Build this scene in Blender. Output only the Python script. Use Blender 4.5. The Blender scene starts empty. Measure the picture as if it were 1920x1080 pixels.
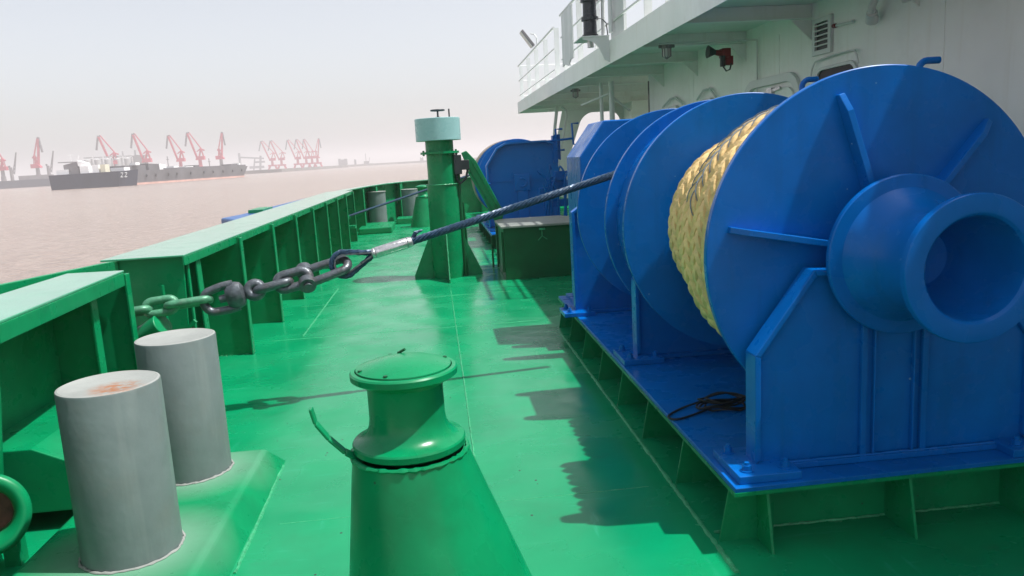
import bpy, math, random
from mathutils import Vector, Matrix
random.seed(7)
R = math.radians
D = bpy.data
S = bpy.context.scene
C = S.collection

# ------------------------------------------------------------------ camera, sky, sun, exposure
def camera():
    f, cx, cy = 1450.0, 960.0, 540.0
    y = Vector((812 - cx, -(299.5 - cy), -f)).normalized()
    d = Vector((1455 - cx, -(9200 - cy), -f)).normalized()
    z = -d; z = (z - y * z.dot(y)).normalized(); x = y.cross(z)
    M = Matrix((x, y, z)).to_4x4()
    cam = D.cameras.new('camera'); cam.lens = f / 1920 * 36; cam.sensor_width = 36
    cam.clip_start = 0.05; cam.clip_end = 20000
    o = D.objects.new('camera', cam); C.objects.link(o)
    o.matrix_world = Matrix.Translation((0, 0, 1.75)) @ M
    S.camera = o
camera()
SUN = Vector((0.48, -0.10, 1.0)).normalized()
elev = math.asin(SUN.z); azim = math.atan2(SUN.x, SUN.y)
W = D.worlds.new("World"); S.world = W; W.use_nodes = True
nt = W.node_tree; bg = nt.nodes['Background']
sky = nt.nodes.new('ShaderNodeTexSky'); sky.sky_type = 'NISHITA'; sky.sun_disc = False
sky.sun_elevation = elev; sky.sun_rotation = azim; sky.air_density = 1.0; sky.dust_density = 2.2; sky.ozone_density = 1.0
hs = nt.nodes.new('ShaderNodeHueSaturation'); hs.inputs['Saturation'].default_value = 0.36
nt.links.new(sky.outputs[0], hs.inputs['Color']); nt.links.new(hs.outputs[0], bg.inputs['Color'])
bg.inputs['Strength'].default_value = 0.15
sl = D.lights.new('sun', 'SUN'); sl.energy = 5.0; sl.angle = R(0.6); sl.color = (1.0, 0.97, 0.93)
so = D.objects.new('sun', sl); C.objects.link(so); so.rotation_euler = SUN.to_track_quat('Z', 'Y').to_euler(); so.location = (20, 5, 40)
S.view_settings.view_transform = 'Standard'; S.view_settings.look = 'None'
S.view_settings.exposure = 0.32; S.view_settings.gamma = 1.0
S.render.engine = 'CYCLES'
S.cycles.volume_bounces = 1; S.cycles.max_bounces = 8

# ------------------------------------------------------------------ materials
def mat(name, col, rough=0.4, spec=0.5, metal=0.0, var=0.12, nscale=3.0, bump=0.0, bscale=8.0, stain=None, stain_amt=0.0, stain_scale=2.0, rvar=0.1, coat=0.0, det=4, speck=None):
    m = D.materials.new(name); m.use_nodes = True; n = m.node_tree; L = n.links.new
    b = n.nodes['Principled BSDF']
    b.inputs['Metallic'].default_value = metal
    b.inputs['Specular IOR Level'].default_value = spec
    if coat: b.inputs['Coat Weight'].default_value = coat; b.inputs['Coat Roughness'].default_value = 0.08
    tc = n.nodes.new('ShaderNodeNewGeometry')
    no = n.nodes.new('ShaderNodeTexNoise'); no.inputs['Scale'].default_value = nscale; no.inputs['Detail'].default_value = det; no.inputs['Roughness'].default_value = 0.6
    L(tc.outputs['Position'], no.inputs['Vector'])
    mr = n.nodes.new('ShaderNodeMapRange'); mr.inputs['From Min'].default_value = 0.3; mr.inputs['From Max'].default_value = 0.7
    mr.inputs['To Min'].default_value = 1 - var; mr.inputs['To Max'].default_value = 1 + var
    L(no.outputs['Fac'], mr.inputs['Value'])
    mx = n.nodes.new('ShaderNodeMix'); mx.data_type = 'RGBA'; mx.blend_type = 'MULTIPLY'; mx.inputs['Factor'].default_value = 1
    mx.inputs['A'].default_value = (*col, 1)
    cb = n.nodes.new('ShaderNodeCombineColor')
    for i in range(3): L(mr.outputs[0], cb.inputs[i])
    L(cb.outputs[0], mx.inputs['B'])
    out = mx.outputs['Result']
    if stain:
        n2 = n.nodes.new('ShaderNodeTexNoise'); n2.inputs['Scale'].default_value = stain_scale; n2.inputs['Detail'].default_value = 8; n2.inputs['Roughness'].default_value = 0.7
        L(tc.outputs['Position'], n2.inputs['Vector'])
        r2 = n.nodes.new('ShaderNodeMapRange'); r2.inputs['From Min'].default_value = 0.52; r2.inputs['From Max'].default_value = 0.78
        r2.inputs['To Max'].default_value = stain_amt
        L(n2.outputs['Fac'], r2.inputs['Value'])
        m2 = n.nodes.new('ShaderNodeMix'); m2.data_type = 'RGBA'
        L(r2.outputs[0], m2.inputs['Factor']); L(out, m2.inputs['A']); m2.inputs['B'].default_value = (*stain, 1)
        out = m2.outputs['Result']
    if speck:
        sc_, thr, dens, colr = speck
        vo = n.nodes.new('ShaderNodeTexVoronoi'); vo.inputs['Scale'].default_value = sc_; L(tc.outputs['Position'], vo.inputs['Vector'])
        wn_ = n.nodes.new('ShaderNodeMath'); wn_.operation = 'LESS_THAN'; wn_.inputs[1].default_value = thr; L(vo.outputs['Distance'], wn_.inputs[0])
        sx = n.nodes.new('ShaderNodeSeparateColor'); L(vo.outputs['Color'], sx.inputs[0])
        lt = n.nodes.new('ShaderNodeMath'); lt.operation = 'LESS_THAN'; lt.inputs[1].default_value = dens; L(sx.outputs[0], lt.inputs[0])
        mm = n.nodes.new('ShaderNodeMath'); mm.operation = 'MULTIPLY'; L(wn_.outputs[0], mm.inputs[0]); L(lt.outputs[0], mm.inputs[1])
        m3 = n.nodes.new('ShaderNodeMix'); m3.data_type = 'RGBA'; L(mm.outputs[0], m3.inputs['Factor']); L(out, m3.inputs['A']); m3.inputs['B'].default_value = (*colr, 1)
        out = m3.outputs['Result']
    L(out, b.inputs['Base Color'])
    rr = n.nodes.new('ShaderNodeMapRange'); rr.inputs['From Min'].default_value = 0.3; rr.inputs['From Max'].default_value = 0.7
    rr.inputs['To Min'].default_value = max(0.02, rough - rvar); rr.inputs['To Max'].default_value = rough + rvar
    n3 = n.nodes.new('ShaderNodeTexNoise'); n3.inputs['Scale'].default_value = nscale * 1.7; n3.inputs['Detail'].default_value = 5
    L(tc.outputs['Position'], n3.inputs['Vector']); L(n3.outputs['Fac'], rr.inputs['Value']); L(rr.outputs[0], b.inputs['Roughness'])
    if bump:
        n4 = n.nodes.new('ShaderNodeTexNoise'); n4.inputs['Scale'].default_value = bscale; n4.inputs['Detail'].default_value = 1.5
        L(tc.outputs['Position'], n4.inputs['Vector'])
        bp = n.nodes.new('ShaderNodeBump'); bp.inputs['Strength'].default_value = 1.0; bp.inputs['Distance'].default_value = bump
        L(n4.outputs['Fac'], bp.inputs['Height']); L(bp.outputs[0], b.inputs['Normal'])
    return m
GREEN = (0.001, 0.21, 0.078)
M_ = {}
M_['deck'] = mat('deck_paint', (0.001, 0.232, 0.092), 0.25, 0.5, var=0.13, nscale=1.1, bump=0.005, bscale=3.2, stain=(0.012, 0.15, 0.062), stain_amt=0.55, stain_scale=1.6, rvar=0.12, speck=(14, 0.10, 0.07, (0.02, 0.05, 0.03)))
M_['green'] = mat('green_paint', GREEN, 0.32, 0.3, var=0.12, nscale=4, bump=0.0018, bscale=9, rvar=0.12, stain=(0.003, 0.10, 0.035), stain_amt=0.5, stain_scale=3, speck=(22, 0.10, 0.05, (0.03, 0.07, 0.03)))
M_['green_dark'] = mat('green_hatch_paint', (0.002, 0.09, 0.03), 0.42, 0.35, var=0.15, nscale=4, bump=0.001, bscale=20)
M_['cap'] = mat('cap_paint', (0.06, 0.32, 0.18), 0.16, 0.9, var=0.12, nscale=3, bump=0.0006, bscale=8, rvar=0.05, coat=0.6)
M_['weld'] = mat('weld_bead_paint', (0.04, 0.30, 0.14), 0.35, 0.5, var=0.3, nscale=30, bump=0.004, bscale=90)
M_['blue'] = mat('blue_paint', (0.0, 0.118, 0.45), 0.28, 0.22, var=0.12, nscale=3, bump=0.0012, bscale=9, rvar=0.12, stain=(0.0, 0.085, 0.33), stain_amt=0.6, stain_scale=2.5, speck=(16, 0.085, 0.05, (0.25, 0.4, 0.6)))
M_['grey'] = mat('bollard_grey_paint', (0.135, 0.17, 0.17), 0.45, 0.5, var=0.10, nscale=6, bump=0.0012, bscale=30, stain=(0.18, 0.15, 0.12), stain_amt=0.25, stain_scale=5)
M_['grey_top'] = mat('bollard_top_paint', (0.27, 0.285, 0.27), 0.5, 0.5, var=0.10, nscale=6, bump=0.001, bscale=40)
M_['white'] = mat('white_ship_paint', (0.80, 0.82, 0.80), 0.45, 0.4, var=0.05, nscale=1.2, bump=0.002, bscale=2.2, stain=(0.48, 0.47, 0.42), stain_amt=0.4, stain_scale=1.4)
M_['white_r'] = mat('white_rail_paint', (0.62, 0.64, 0.64), 0.4, 0.4, var=0.05)
M_['chain'] = mat('galvanised_chain', (0.10, 0.115, 0.13), 0.42, 0.5, metal=0.55, var=0.3, nscale=25, bump=0.0025, bscale=60, stain=(0.16, 0.11, 0.08), stain_amt=0.5, stain_scale=9)
M_['chaingreen'] = mat('green_smeared_chain', (0.07, 0.24, 0.14), 0.42, 0.5, metal=0.2, var=0.3, nscale=22, bump=0.002, bscale=60, stain=(0.2, 0.2, 0.18), stain_amt=0.7, stain_scale=9)
M_['alu'] = mat('ferrule_metal', (0.55, 0.55, 0.56), 0.35, 0.5, metal=0.8, var=0.2, nscale=30, bump=0.002, bscale=60)
M_['wire'] = mat('greased_wire', (0.02, 0.05, 0.095), 0.42, 0.4, metal=0.2, var=0.3, nscale=30)
M_['rope'] = mat('polypropylene_rope', (0.72, 0.52, 0.235), 0.7, 0.4, var=0.18, nscale=18, bump=0.002, bscale=120, stain=(0.16, 0.17, 0.18), stain_amt=0.5, stain_scale=4)
M_['black'] = mat('black_rubber', (0.012, 0.013, 0.015), 0.5, 0.4, var=0.3)
M_['dark'] = mat('dark_metal', (0.03, 0.035, 0.04), 0.4, 0.5, metal=0.3, var=0.3)
M_['glass'] = mat('dark_glass', (0.006, 0.008, 0.012), 0.35, 0.15, var=0.1, rvar=0.02)
M_['lens'] = mat('lamp_lens', (0.5, 0.52, 0.5), 0.15, 0.6, var=0.1, rvar=0.03)
M_['red'] = mat('alarm_red', (0.22, 0.015, 0.02), 0.4, 0.5)
M_['teal'] = mat('pale_teal_paint', (0.28, 0.49, 0.50), 0.30, 0.5, var=0.08, nscale=4, stain=(0.16, 0.33, 0.33), stain_amt=0.5, stain_scale=8)
M_['tarp'] = mat('grey_tarpaulin', (0.20, 0.22, 0.20), 0.5, 0.5, var=0.2, nscale=3, bump=0.01, bscale=4)
M_['hullgrey'] = mat('barge_hull', (0.10, 0.098, 0.105), 0.6, 0.3, var=0.3, nscale=0.15)
M_['hullblue'] = mat('dark_boat_hull', (0.022, 0.03, 0.055), 0.5, 0.3, var=0.2, nscale=0.2)
M_['bootred'] = mat('boot_top_paint', (0.55, 0.33, 0.28), 0.6, 0.3, var=0.2, nscale=0.3)
M_['cranered'] = mat('crane_red', (0.52, 0.06, 0.10), 0.5, 0.4, var=0.2, nscale=0.3)
M_['cranegrey'] = mat('crane_grey', (0.17, 0.16, 0.17), 0.5, 0.4, var=0.2, nscale=0.3)
M_['silo'] = mat('silo_concrete', (0.38, 0.39, 0.39), 0.7, 0.3, var=0.1, nscale=0.2)
M_['quay'] = mat('quay_concrete', (0.18, 0.17, 0.16), 0.8, 0.2, var=0.3, nscale=0.05)
M_['boatblue'] = mat('neighbour_boat_blue', (0.03, 0.10, 0.28), 0.4, 0.5, var=0.15)
M_['bright'] = mat('bright_white_paint', (0.85, 0.85, 0.85), 0.5, 0.4, var=0.05)
M_['cream'] = mat('cream_paint', (0.7, 0.66, 0.5), 0.5, 0.4)

def deck_scuffs():
    n = M_['deck'].node_tree; L = n.links.new; b = n.nodes['Principled BSDF']; src = b.inputs['Base Color'].links[0].from_socket
    g = n.nodes.new('ShaderNodeNewGeometry')
    for sc, rot, lo, hi, amt, col in (((1.4, 11, 1), 20, 0.60, 0.70, 0.35, (0.03, 0.34, 0.19, 1)), ((9, 1.1, 1), -12, 0.63, 0.72, 0.35, (0.03, 0.34, 0.19, 1)), ((2.2, 2.6, 1), 0, 0.62, 0.74, 0.35, (0.03, 0.10, 0.06, 1))):
        mp = n.nodes.new('ShaderNodeMapping'); mp.inputs['Scale'].default_value = sc; mp.inputs['Rotation'].default_value = (0, 0, R(rot)); L(g.outputs['Position'], mp.inputs['Vector'])
        no = n.nodes.new('ShaderNodeTexNoise'); no.inputs['Scale'].default_value = 1.3; no.inputs['Detail'].default_value = 7; no.inputs['Roughness'].default_value = 0.65; L(mp.outputs[0], no.inputs['Vector'])
        a = n.nodes.new('ShaderNodeMapRange'); a.inputs['From Min'].default_value = lo; a.inputs['From Max'].default_value = hi; a.inputs['To Max'].default_value = amt; L(no.outputs['Fac'], a.inputs['Value'])
        mx = n.nodes.new('ShaderNodeMix'); mx.data_type = 'RGBA'; L(a.outputs[0], mx.inputs['Factor']); L(src, mx.inputs['A']); mx.inputs['B'].default_value = col; src = mx.outputs['Result']
    L(src, b.inputs['Base Color'])
deck_scuffs()
def streaks(key, col, amt, sc=(7, 7, 0.5)):
    n = M_[key].node_tree; L = n.links.new; b = n.nodes['Principled BSDF']; src = b.inputs['Base Color'].links[0].from_socket
    g = n.nodes.new('ShaderNodeNewGeometry'); mp = n.nodes.new('ShaderNodeMapping'); mp.inputs['Scale'].default_value = sc; L(g.outputs['Position'], mp.inputs['Vector'])
    no = n.nodes.new('ShaderNodeTexNoise'); no.inputs['Scale'].default_value = 2.0; no.inputs['Detail'].default_value = 6; L(mp.outputs[0], no.inputs['Vector'])
    a = n.nodes.new('ShaderNodeMapRange'); a.inputs['From Min'].default_value = 0.55; a.inputs['From Max'].default_value = 0.75; a.inputs['To Max'].default_value = amt; L(no.outputs['Fac'], a.inputs['Value'])
    mx = n.nodes.new('ShaderNodeMix'); mx.data_type = 'RGBA'; L(a.outputs[0], mx.inputs['Factor']); L(src, mx.inputs['A']); mx.inputs['B'].default_value = (*col, 1); L(mx.outputs['Result'], b.inputs['Base Color'])
streaks('white', (0.55, 0.50, 0.40), 0.22, (5, 5, 0.35)); streaks('grey', (0.20, 0.23, 0.225), 0.5, (9, 9, 0.6)); streaks('blue', (0.0, 0.10, 0.36), 0.8, (6, 6, 0.6))
def rust_top():
    m = M_['grey_top'].copy(); m.name = 'rusty_bollard_top'; n = m.node_tree; L = n.links.new
    b = n.nodes['Principled BSDF']; src = b.inputs['Base Color'].links[0].from_socket
    g = n.nodes.new('ShaderNodeNewGeometry')
    v = n.nodes.new('ShaderNodeVectorMath'); v.operation = 'DISTANCE'; v.inputs[1].default_value = (-1.385, 3.27, 0.885)
    L(g.outputs['Position'], v.inputs[0])
    no = n.nodes.new('ShaderNodeTexNoise'); no.inputs['Scale'].default_value = 38; no.inputs['Detail'].default_value = 6
    L(g.outputs['Position'], no.inputs['Vector'])
    a = n.nodes.new('ShaderNodeMapRange'); a.inputs['From Min'].default_value = 0.13; a.inputs['From Max'].default_value = 0.0
    L(v.outputs['Value'], a.inputs['Value'])
    mu = n.nodes.new('ShaderNodeMath'); mu.operation = 'MULTIPLY'; L(a.outputs[0], mu.inputs[0])
    nr = n.nodes.new('ShaderNodeMapRange'); nr.inputs['From Min'].default_value = 0.35; nr.inputs['From Max'].default_value = 0.6; nr.inputs['To Max'].default_value = 1.6
    L(no.outputs['Fac'], nr.inputs['Value']); L(nr.outputs[0], mu.inputs[1]); mu.use_clamp = True
    mx = n.nodes.new('ShaderNodeMix'); mx.data_type = 'RGBA'; L(mu.outputs[0], mx.inputs['Factor']); L(src, mx.inputs['A'])
    mx.inputs['B'].default_value = (0.30, 0.12, 0.05, 1); L(mx.outputs['Result'], b.inputs['Base Color'])
    return m
M_['rust_top'] = rust_top()

def water_mat():
    m = D.materials.new('silty_river_water'); m.use_nodes = True; n = m.node_tree; L = n.links.new
    b = n.nodes['Principled BSDF']; b.inputs['Roughness'].default_value = 0.22; b.inputs['Specular IOR Level'].default_value = 0.5
    g = n.nodes.new('ShaderNodeNewGeometry')
    mp = n.nodes.new('ShaderNodeMapping'); mp.inputs['Scale'].default_value = (0.55, 1.3, 1); mp.inputs['Rotation'].default_value = (0, 0, R(12))
    L(g.outputs['Position'], mp.inputs['Vector'])
    n1 = n.nodes.new('ShaderNodeTexNoise'); n1.inputs['Scale'].default_value = 0.9; n1.inputs['Detail'].default_value = 6; n1.inputs['Roughness'].default_value = 0.62
    L(mp.outputs[0], n1.inputs['Vector'])
    bp = n.nodes.new('ShaderNodeBump'); bp.inputs['Distance'].default_value = 1.1; bp.inputs['Strength'].default_value = 1.0
    L(n1.outputs['Fac'], bp.inputs['Height']); L(bp.outputs[0], b.inputs['Normal'])
    n2 = n.nodes.new('ShaderNodeTexNoise'); n2.inputs['Scale'].default_value = 0.02; n2.inputs['Detail'].default_value = 5
    L(mp.outputs[0], n2.inputs['Vector'])
    cr = n.nodes.new('ShaderNodeMix'); cr.data_type = 'RGBA'
    cr.inputs['A'].default_value = (0.30, 0.225, 0.19, 1); cr.inputs['B'].default_value = (0.38, 0.30, 0.255, 1)
    L(n2.outputs['Fac'], cr.inputs['Factor']); L(cr.outputs['Result'], b.inputs['Base Color'])
    return m
M_['water'] = water_mat()

# ------------------------------------------------------------------ mesh helpers
def frame(t, up=Vector((0, 0, 1))):
    t = Vector(t).normalized()
    if abs(t.dot(up)) > 0.98: up = Vector((1, 0, 0))
    a = t.cross(up).normalized(); b = a.cross(t).normalized()
    return t, a, b
class MB:
    def __init__(s): s.v = []; s.f = []; s.sm = []
    def add(s, vs, fs, smooth=False):
        k = len(s.v); s.v += [tuple(v) for v in vs]
        for f in fs: s.f.append(tuple(i + k for i in f)); s.sm.append(smooth)
        return s
    def box(s, x0, x1, y0, y1, z0, z1):
        vs = [(x, y, z) for x in (x0, x1) for y in (y0, y1) for z in (z0, z1)]
        return s.add(vs, [(0, 1, 3, 2), (4, 6, 7, 5), (0, 4, 5, 1), (2, 3, 7, 6), (0, 2, 6, 4), (1, 5, 7, 3)])
    def prism(s, poly, axis, a, b):
        """poly: 2D points; axis x,y,z = extrusion direction from a to b"""
        def p3(p, d):
            if axis == 'y': return (p[0], d, p[1])
            if axis == 'x': return (d, p[0], p[1])
            return (p[0], p[1], d)
        n = len(poly)
        vs = [p3(p, a) for p in poly] + [p3(p, b) for p in poly]
        fs = [tuple(range(n)), tuple(range(2 * n - 1, n - 1, -1))] + [(i, (i + 1) % n, n + (i + 1) % n, n + i)[::-1] for i in range(n)]
        return s.add(vs, fs)
    def bar(s, p0, p1, w, h, up=Vector((0, 0, 1))):
        p0 = Vector(p0); p1 = Vector(p1); t, a, b = frame(p1 - p0, up)
        vs = []
        for p in (p0, p1):
            for sa, sb in ((-1, -1), (1, -1), (1, 1), (-1, 1)): vs.append(p + a * sa * w / 2 + b * sb * h / 2)
        return s.add(vs, [(0, 3, 2, 1), (4, 5, 6, 7), (0, 1, 5, 4), (1, 2, 6, 5), (2, 3, 7, 6), (3, 0, 4, 7)])
    def cyl(s, p0, p1, r0, r1=None, n=24, caps=True, smooth=True):
        if r1 is None: r1 = r0
        p0 = Vector(p0); p1 = Vector(p1); t, a, b = frame(p1 - p0)
        ring = lambda p, r: [p + (a * math.cos(2 * math.pi * i / n) + b * math.sin(2 * math.pi * i / n)) * r for i in range(n)]
        A = ring(p0, r0); B = ring(p1, r1)
        s.add(A + B, [(i, n + i, n + (i + 1) % n, (i + 1) % n) for i in range(n)], smooth)
        if caps:
            s.add(A, [tuple(range(n))]); s.add(B, [tuple(range(n - 1, -1, -1))])
        return s
    def tube(s, pts, r, n=8, closed=False, caps=True, up=Vector((0, 0, 1))):
        pts = [Vector(p) for p in pts]; m = len(pts); vs = []
        rr = r if isinstance(r, (list, tuple)) else [r] * m
        pa = None
        for i, p in enumerate(pts):
            if closed: t = pts[(i + 1) % m] - pts[i - 1]
            else: t = pts[min(i + 1, m - 1)] - pts[max(i - 1, 0)]
            t.normalize()
            if pa is None: _, a, b = frame(t, up)
            else:
                a = (pa - t * pa.dot(t)).normalized(); b = t.cross(a) * -1
            pa = a; b = a.cross(t)
            vs += [p + (a * math.cos(2 * math.pi * k / n) + b * math.sin(2 * math.pi * k / n)) * rr[i] for k in range(n)]
        fs = []
        for i in range(m if closed else m - 1):
            j = (i + 1) % m
            for k in range(n): fs.append((i * n + k, j * n + k, j * n + (k + 1) % n, i * n + (k + 1) % n))
        s.add(vs, fs, True)
        if caps and not closed:
            s.add(vs[:n], [tuple(range(n))]); s.add(vs[-n:], [tuple(range(n - 1, -1, -1))])
        return s
    def lathe(s, prof, o, axis='z', n=48, smooth=True, closed=False):
        """prof: list of (radius, height along axis)"""
        o = Vector(o); vs = []
        for r, h in prof:
            for k in range(n):
                c, q = r * math.cos(2 * math.pi * k / n), r * math.sin(2 * math.pi * k / n)
                d = {'z': (c, q, h), 'y': (q, h, c), 'x': (h, c, q)}[axis]
                vs.append(o + Vector(d))
        fs = [(i * n + k, i * n + (k + 1) % n, (i + 1) * n + (k + 1) % n, (i + 1) * n + k) for i in range(len(prof) - 1) for k in range(n)]
        return s.add(vs, fs, smooth)
    def bounds(s):
        return [min(v[i] for v in s.v) for i in range(3)], [max(v[i] for v in s.v) for i in range(3)]
    def build(s, name, m, parent=None, bevel=0, seg=2, sharp=35):
        if parent is not None:
            g = parent; off = Vector((0, 0, 0))
            while g is not None: off += g.location; g = g.parent
        else:
            lo, hi = s.bounds(); off = Vector(((lo[0] + hi[0]) / 2, (lo[1] + hi[1]) / 2, lo[2]))
        me = D.meshes.new(name); me.from_pydata([tuple(Vector(v) - off) for v in s.v], [], s.f)
        me.polygons.foreach_set('use_smooth', s.sm if not sharp else [True] * len(s.f) if any(s.sm) else s.sm)
        import bmesh
        bm = bmesh.new(); bm.from_mesh(me)
        if any(s.sm): bmesh.ops.remove_doubles(bm, verts=bm.verts, dist=1e-5)
        bmesh.ops.recalc_face_normals(bm, faces=bm.faces)
        bm.to_mesh(me); bm.free()
        if any(s.sm): me.set_sharp_from_angle(angle=R(sharp))
        me.materials.append(M_[m] if isinstance(m, str) else m)
        o = D.objects.new(name, me); C.objects.link(o)
        if parent is not None: o.parent = parent
        else: o.location = off
        if bevel:
            b = o.modifiers.new('bevel', 'BEVEL'); b.width = bevel; b.segments = seg; b.limit_method = 'ANGLE'; b.angle_limit = R(40)
        return o
def tag(o, label=None, cat=None, group=None, kind=None):
    if label: o['label'] = label
    if cat: o['category'] = cat
    if group: o['group'] = group
    if kind: o['kind'] = kind
    return o
def thing(name, loc, label, cat, group=None):
    o = D.objects.new(name, None); C.objects.link(o); o.location = loc; o.empty_display_size = 0.2
    return tag(o, label, cat, group)
def stad(c, t, n_, L, Wd, r, mb, n=12, seg=10):
    """closed chain link, long axis t, in the plane spanned by t and n_"""
    c = Vector(c); t = Vector(t).normalized(); n_ = Vector(n_); n_ = (n_ - t * n_.dot(t)).normalized()
    a = L / 2 - Wd / 2; q = Wd / 2 - r; pts = []
    for i in range(seg + 1):
        th = -math.pi / 2 + math.pi * i / seg
        pts.append(c + t * (a + q * math.cos(th)) + n_ * q * math.sin(th))
    for i in range(seg + 1):
        th = math.pi / 2 + math.pi * i / seg
        pts.append(c + t * (-a + q * math.cos(th)) + n_ * q * math.sin(th))
    mb.tube(pts, r, n=n, closed=True, up=t.cross(n_))
    return mb
def bolt(mb, x, y, z, r=0.022, h=0.03):
    mb.cyl((x, y, z), (x, y, z + 0.006), r * 1.5, n=14)
    mb.cyl((x, y, z + 0.006), (x, y, z + h), r, n=6, smooth=False)
    mb.cyl((x, y, z + h), (x, y, z + h + 0.012), r * 0.55, n=10)
def bead(path, r=0.007, wob=0.004, step=0.02):
    mb = MB(); pts = []; rs = []
    for a, b in zip(path, path[1:]):
        a = Vector(a); b = Vector(b); n = max(2, int((b - a).length / step))
        for i in range(n):
            p = a.lerp(b, i / n) + Vector((random.uniform(-wob, wob), random.uniform(-wob, wob), 0)); pts.append(p); rs.append(r * random.uniform(0.7, 1.35))
    pts.append(Vector(path[-1])); rs.append(r)
    mb.tube(pts, rs, n=6); return mb

# ------------------------------------------------------------------ SETTING: water, deck, hull, far shore
mb = MB(); mb.add([(-6000, -6000, -2), (6000, -6000, -2), (6000, 6000, -2), (-6000, 6000, -2)], [(0, 1, 2, 3)])
tag(mb.build('water', 'water'), 'calm silty brown river water', kind='structure')

deck_outline = [(-2.45, -3), (4.2, -3), (9, -3), (9, 26.0), (1.2, 25.2), (-0.6, 25.0), (-1.35, 23.9), (-1.95, 21.8), (-2.35, 19.0), (-2.45, 15)]
mb = MB(); mb.prism(deck_outline, 'z', -0.25, 0.0)
deck = tag(mb.build('deck', 'deck'), 'glossy green painted steel deck', kind='structure')
mb = MB(); mb.prism([(p[0] * 1.0 + (-0.02 if p[0] < 0 else 0.0), p[1]) for p in deck_outline], 'z', -2.3, -0.26)
tag(mb.build('hull', 'green'), 'hull side of the vessel under its deck', kind='structure')
welds = MB()
for path, r in (([(0.115, 3.9, 0), (0.118, 5.6, 0), (0.112, 10.3, 0)], 0.006), ([(1.125, 2.85, 0.0), (1.125, 7.3, 0.0)], 0.010),
                ([(-1.49, 8.1, 0), (-1.49, 11.2, 0)], 0.008), ([(-1.8, 9.9, 0), (0.9, 9.95, 0)], 0.0022), ([(-1.8, 8.0, 0), (1.0, 8.03, 0)], 0.0022),
                ([(-1.0, 3.27, 0.0), (-1.02, 4.5, 0.0)], 0.008), ([(1.3, 2.35, 0), (3.9, 2.4, 0)], 0.009), ([(-1.8, 13.2, 0), (0.9, 13.2, 0)], 0.0022),
                ([(-0.9, 3.72, 0), (1.0, 3.74, 0)], 0.0015)):
    w = bead(path, r, 0.002, 0.03); welds.add(w.v, w.f, True)
welds.build('weld_bead', 'weld', deck)

# far shore: a long low quay, structure
mb = MB(); mb.prism([(-1400, 1290), (-700, 1290 - 330), (-420, 830 - 25), (-150, 795), (-148, 830), (-120, 1120), (-330, 1080), (-60, 1340), (300, 1420), (300, 1500), (-1500, 1600)], 'z', -2.5, 1.2)
tag(mb.build('quay', 'quay'), 'low quay along the far shore under the harbour cranes', kind='structure')

# ------------------------------------------------------------------ BULWARKS
def stiffener(parent, y, xi, xo, ztop, tw=0.012, fw=0.085, taper=0.0, m='green'):
    mb = MB(); mb.prism([(xi - taper, 0.0), (xo, 0.0), (xo, ztop), (xi, ztop)], 'y', y - tw / 2, y + tw / 2)
    o = mb.build('stiffener', m, parent, bevel=0.003)
    f = MB(); f.bar((xi - taper, y, 0.004), (xi, y, ztop - 0.004), 0.016, fw, up=Vector((0, 1, 0)))
    f.build('face_strip', m, o, bevel=0.003)
    return o
bw = thing('bulwark', (-2.3, 11.5, 0), 'long straight green bulwark with ribs, beyond the chain opening', 'bulwark')
mb = MB(); mb.prism([(-2.42, 0.0), (-2.40, 0.0), (-2.40, 1.13), (-2.42, 1.13)], 'y', 6.0, 18.6); mb.build('plate', 'green', bw)
mb = MB(); mb.prism([(-2.50, 1.14), (-1.90, 1.14), (-1.90, 1.155), (-2.50, 1.155)], 'y', 5.95, 18.3); mb.build('cap_rail', 'cap', bw, bevel=0.004)
mb = MB(); mb.prism([(-1.915, 1.075), (-1.90, 1.075), (-1.90, 1.14), (-1.915, 1.14)], 'y', 5.95, 18.3); mb.build('cap_lip', 'green', bw, bevel=0.003)
for y in (7.5, 9.0, 10.5, 12.0, 13.5, 15.0, 16.5, 18.0): stiffener(bw, y, -1.86, -2.40, 1.135)
mb = MB(); mb.prism([(-2.40, 0.0), (-1.98, 0.0), (-1.93, 1.135), (-2.40, 1.135)], 'y', 6.02, 6.04); mb.build('end_plate', 'green', bw, bevel=0.003)
stiffener(bw, 6.35, -1.93, -2.40, 1.13, fw=0.11, taper=-0.02)
stiffener(bw, 6.10, -1.93, -2.38, 1.13, fw=0.04)
w = bead([(-1.90, 7.5, 0.003), (-2.38, 7.5, 0.003)], 0.006); w.build('weld_bead', 'weld', bw)

fb = thing('bulwark', (-2.3, 4.3, 0), 'short green bulwark end section with a wide cap, nearest the camera on the left', 'bulwark')
mb = MB(); mb.prism([(-2.42, 0.0), (-2.40, 0.0), (-2.40, 1.10), (-2.42, 1.10)], 'y', 1.2, 5.40); mb.build('plate', 'green', fb)
mb = MB(); mb.prism([(-1.84, 1.2), (-1.99, 3.6), (-2.085, 5.30), (-2.46, 5.33), (-2.46, 4.6), (-2.46, 1.2)], 'z', 1.13, 1.145); mb.build('cap_rail', 'cap', fb, bevel=0.004)
mb = MB(); mb.bar((-1.85, 1.2, 1.087), (-1.995, 3.6, 1.087), 0.014, 0.085); mb.bar((-1.995, 3.602, 1.087), (-2.089, 5.28, 1.087), 0.014, 0.085); mb.build('cap_lip', 'green', fb, bevel=0.003)
for y, xi, tp in ((4.93, -2.15, 0.0), (3.72, -2.08, 0.14), (2.5, -2.02, 0.14), (1.5, -1.95, 0.14)): stiffener(fb, y, xi, -2.40, 1.12, fw=0.085, taper=tp)
stiffener(fb, 5.34, -2.09, -2.40, 1.12, fw=0.07)
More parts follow.
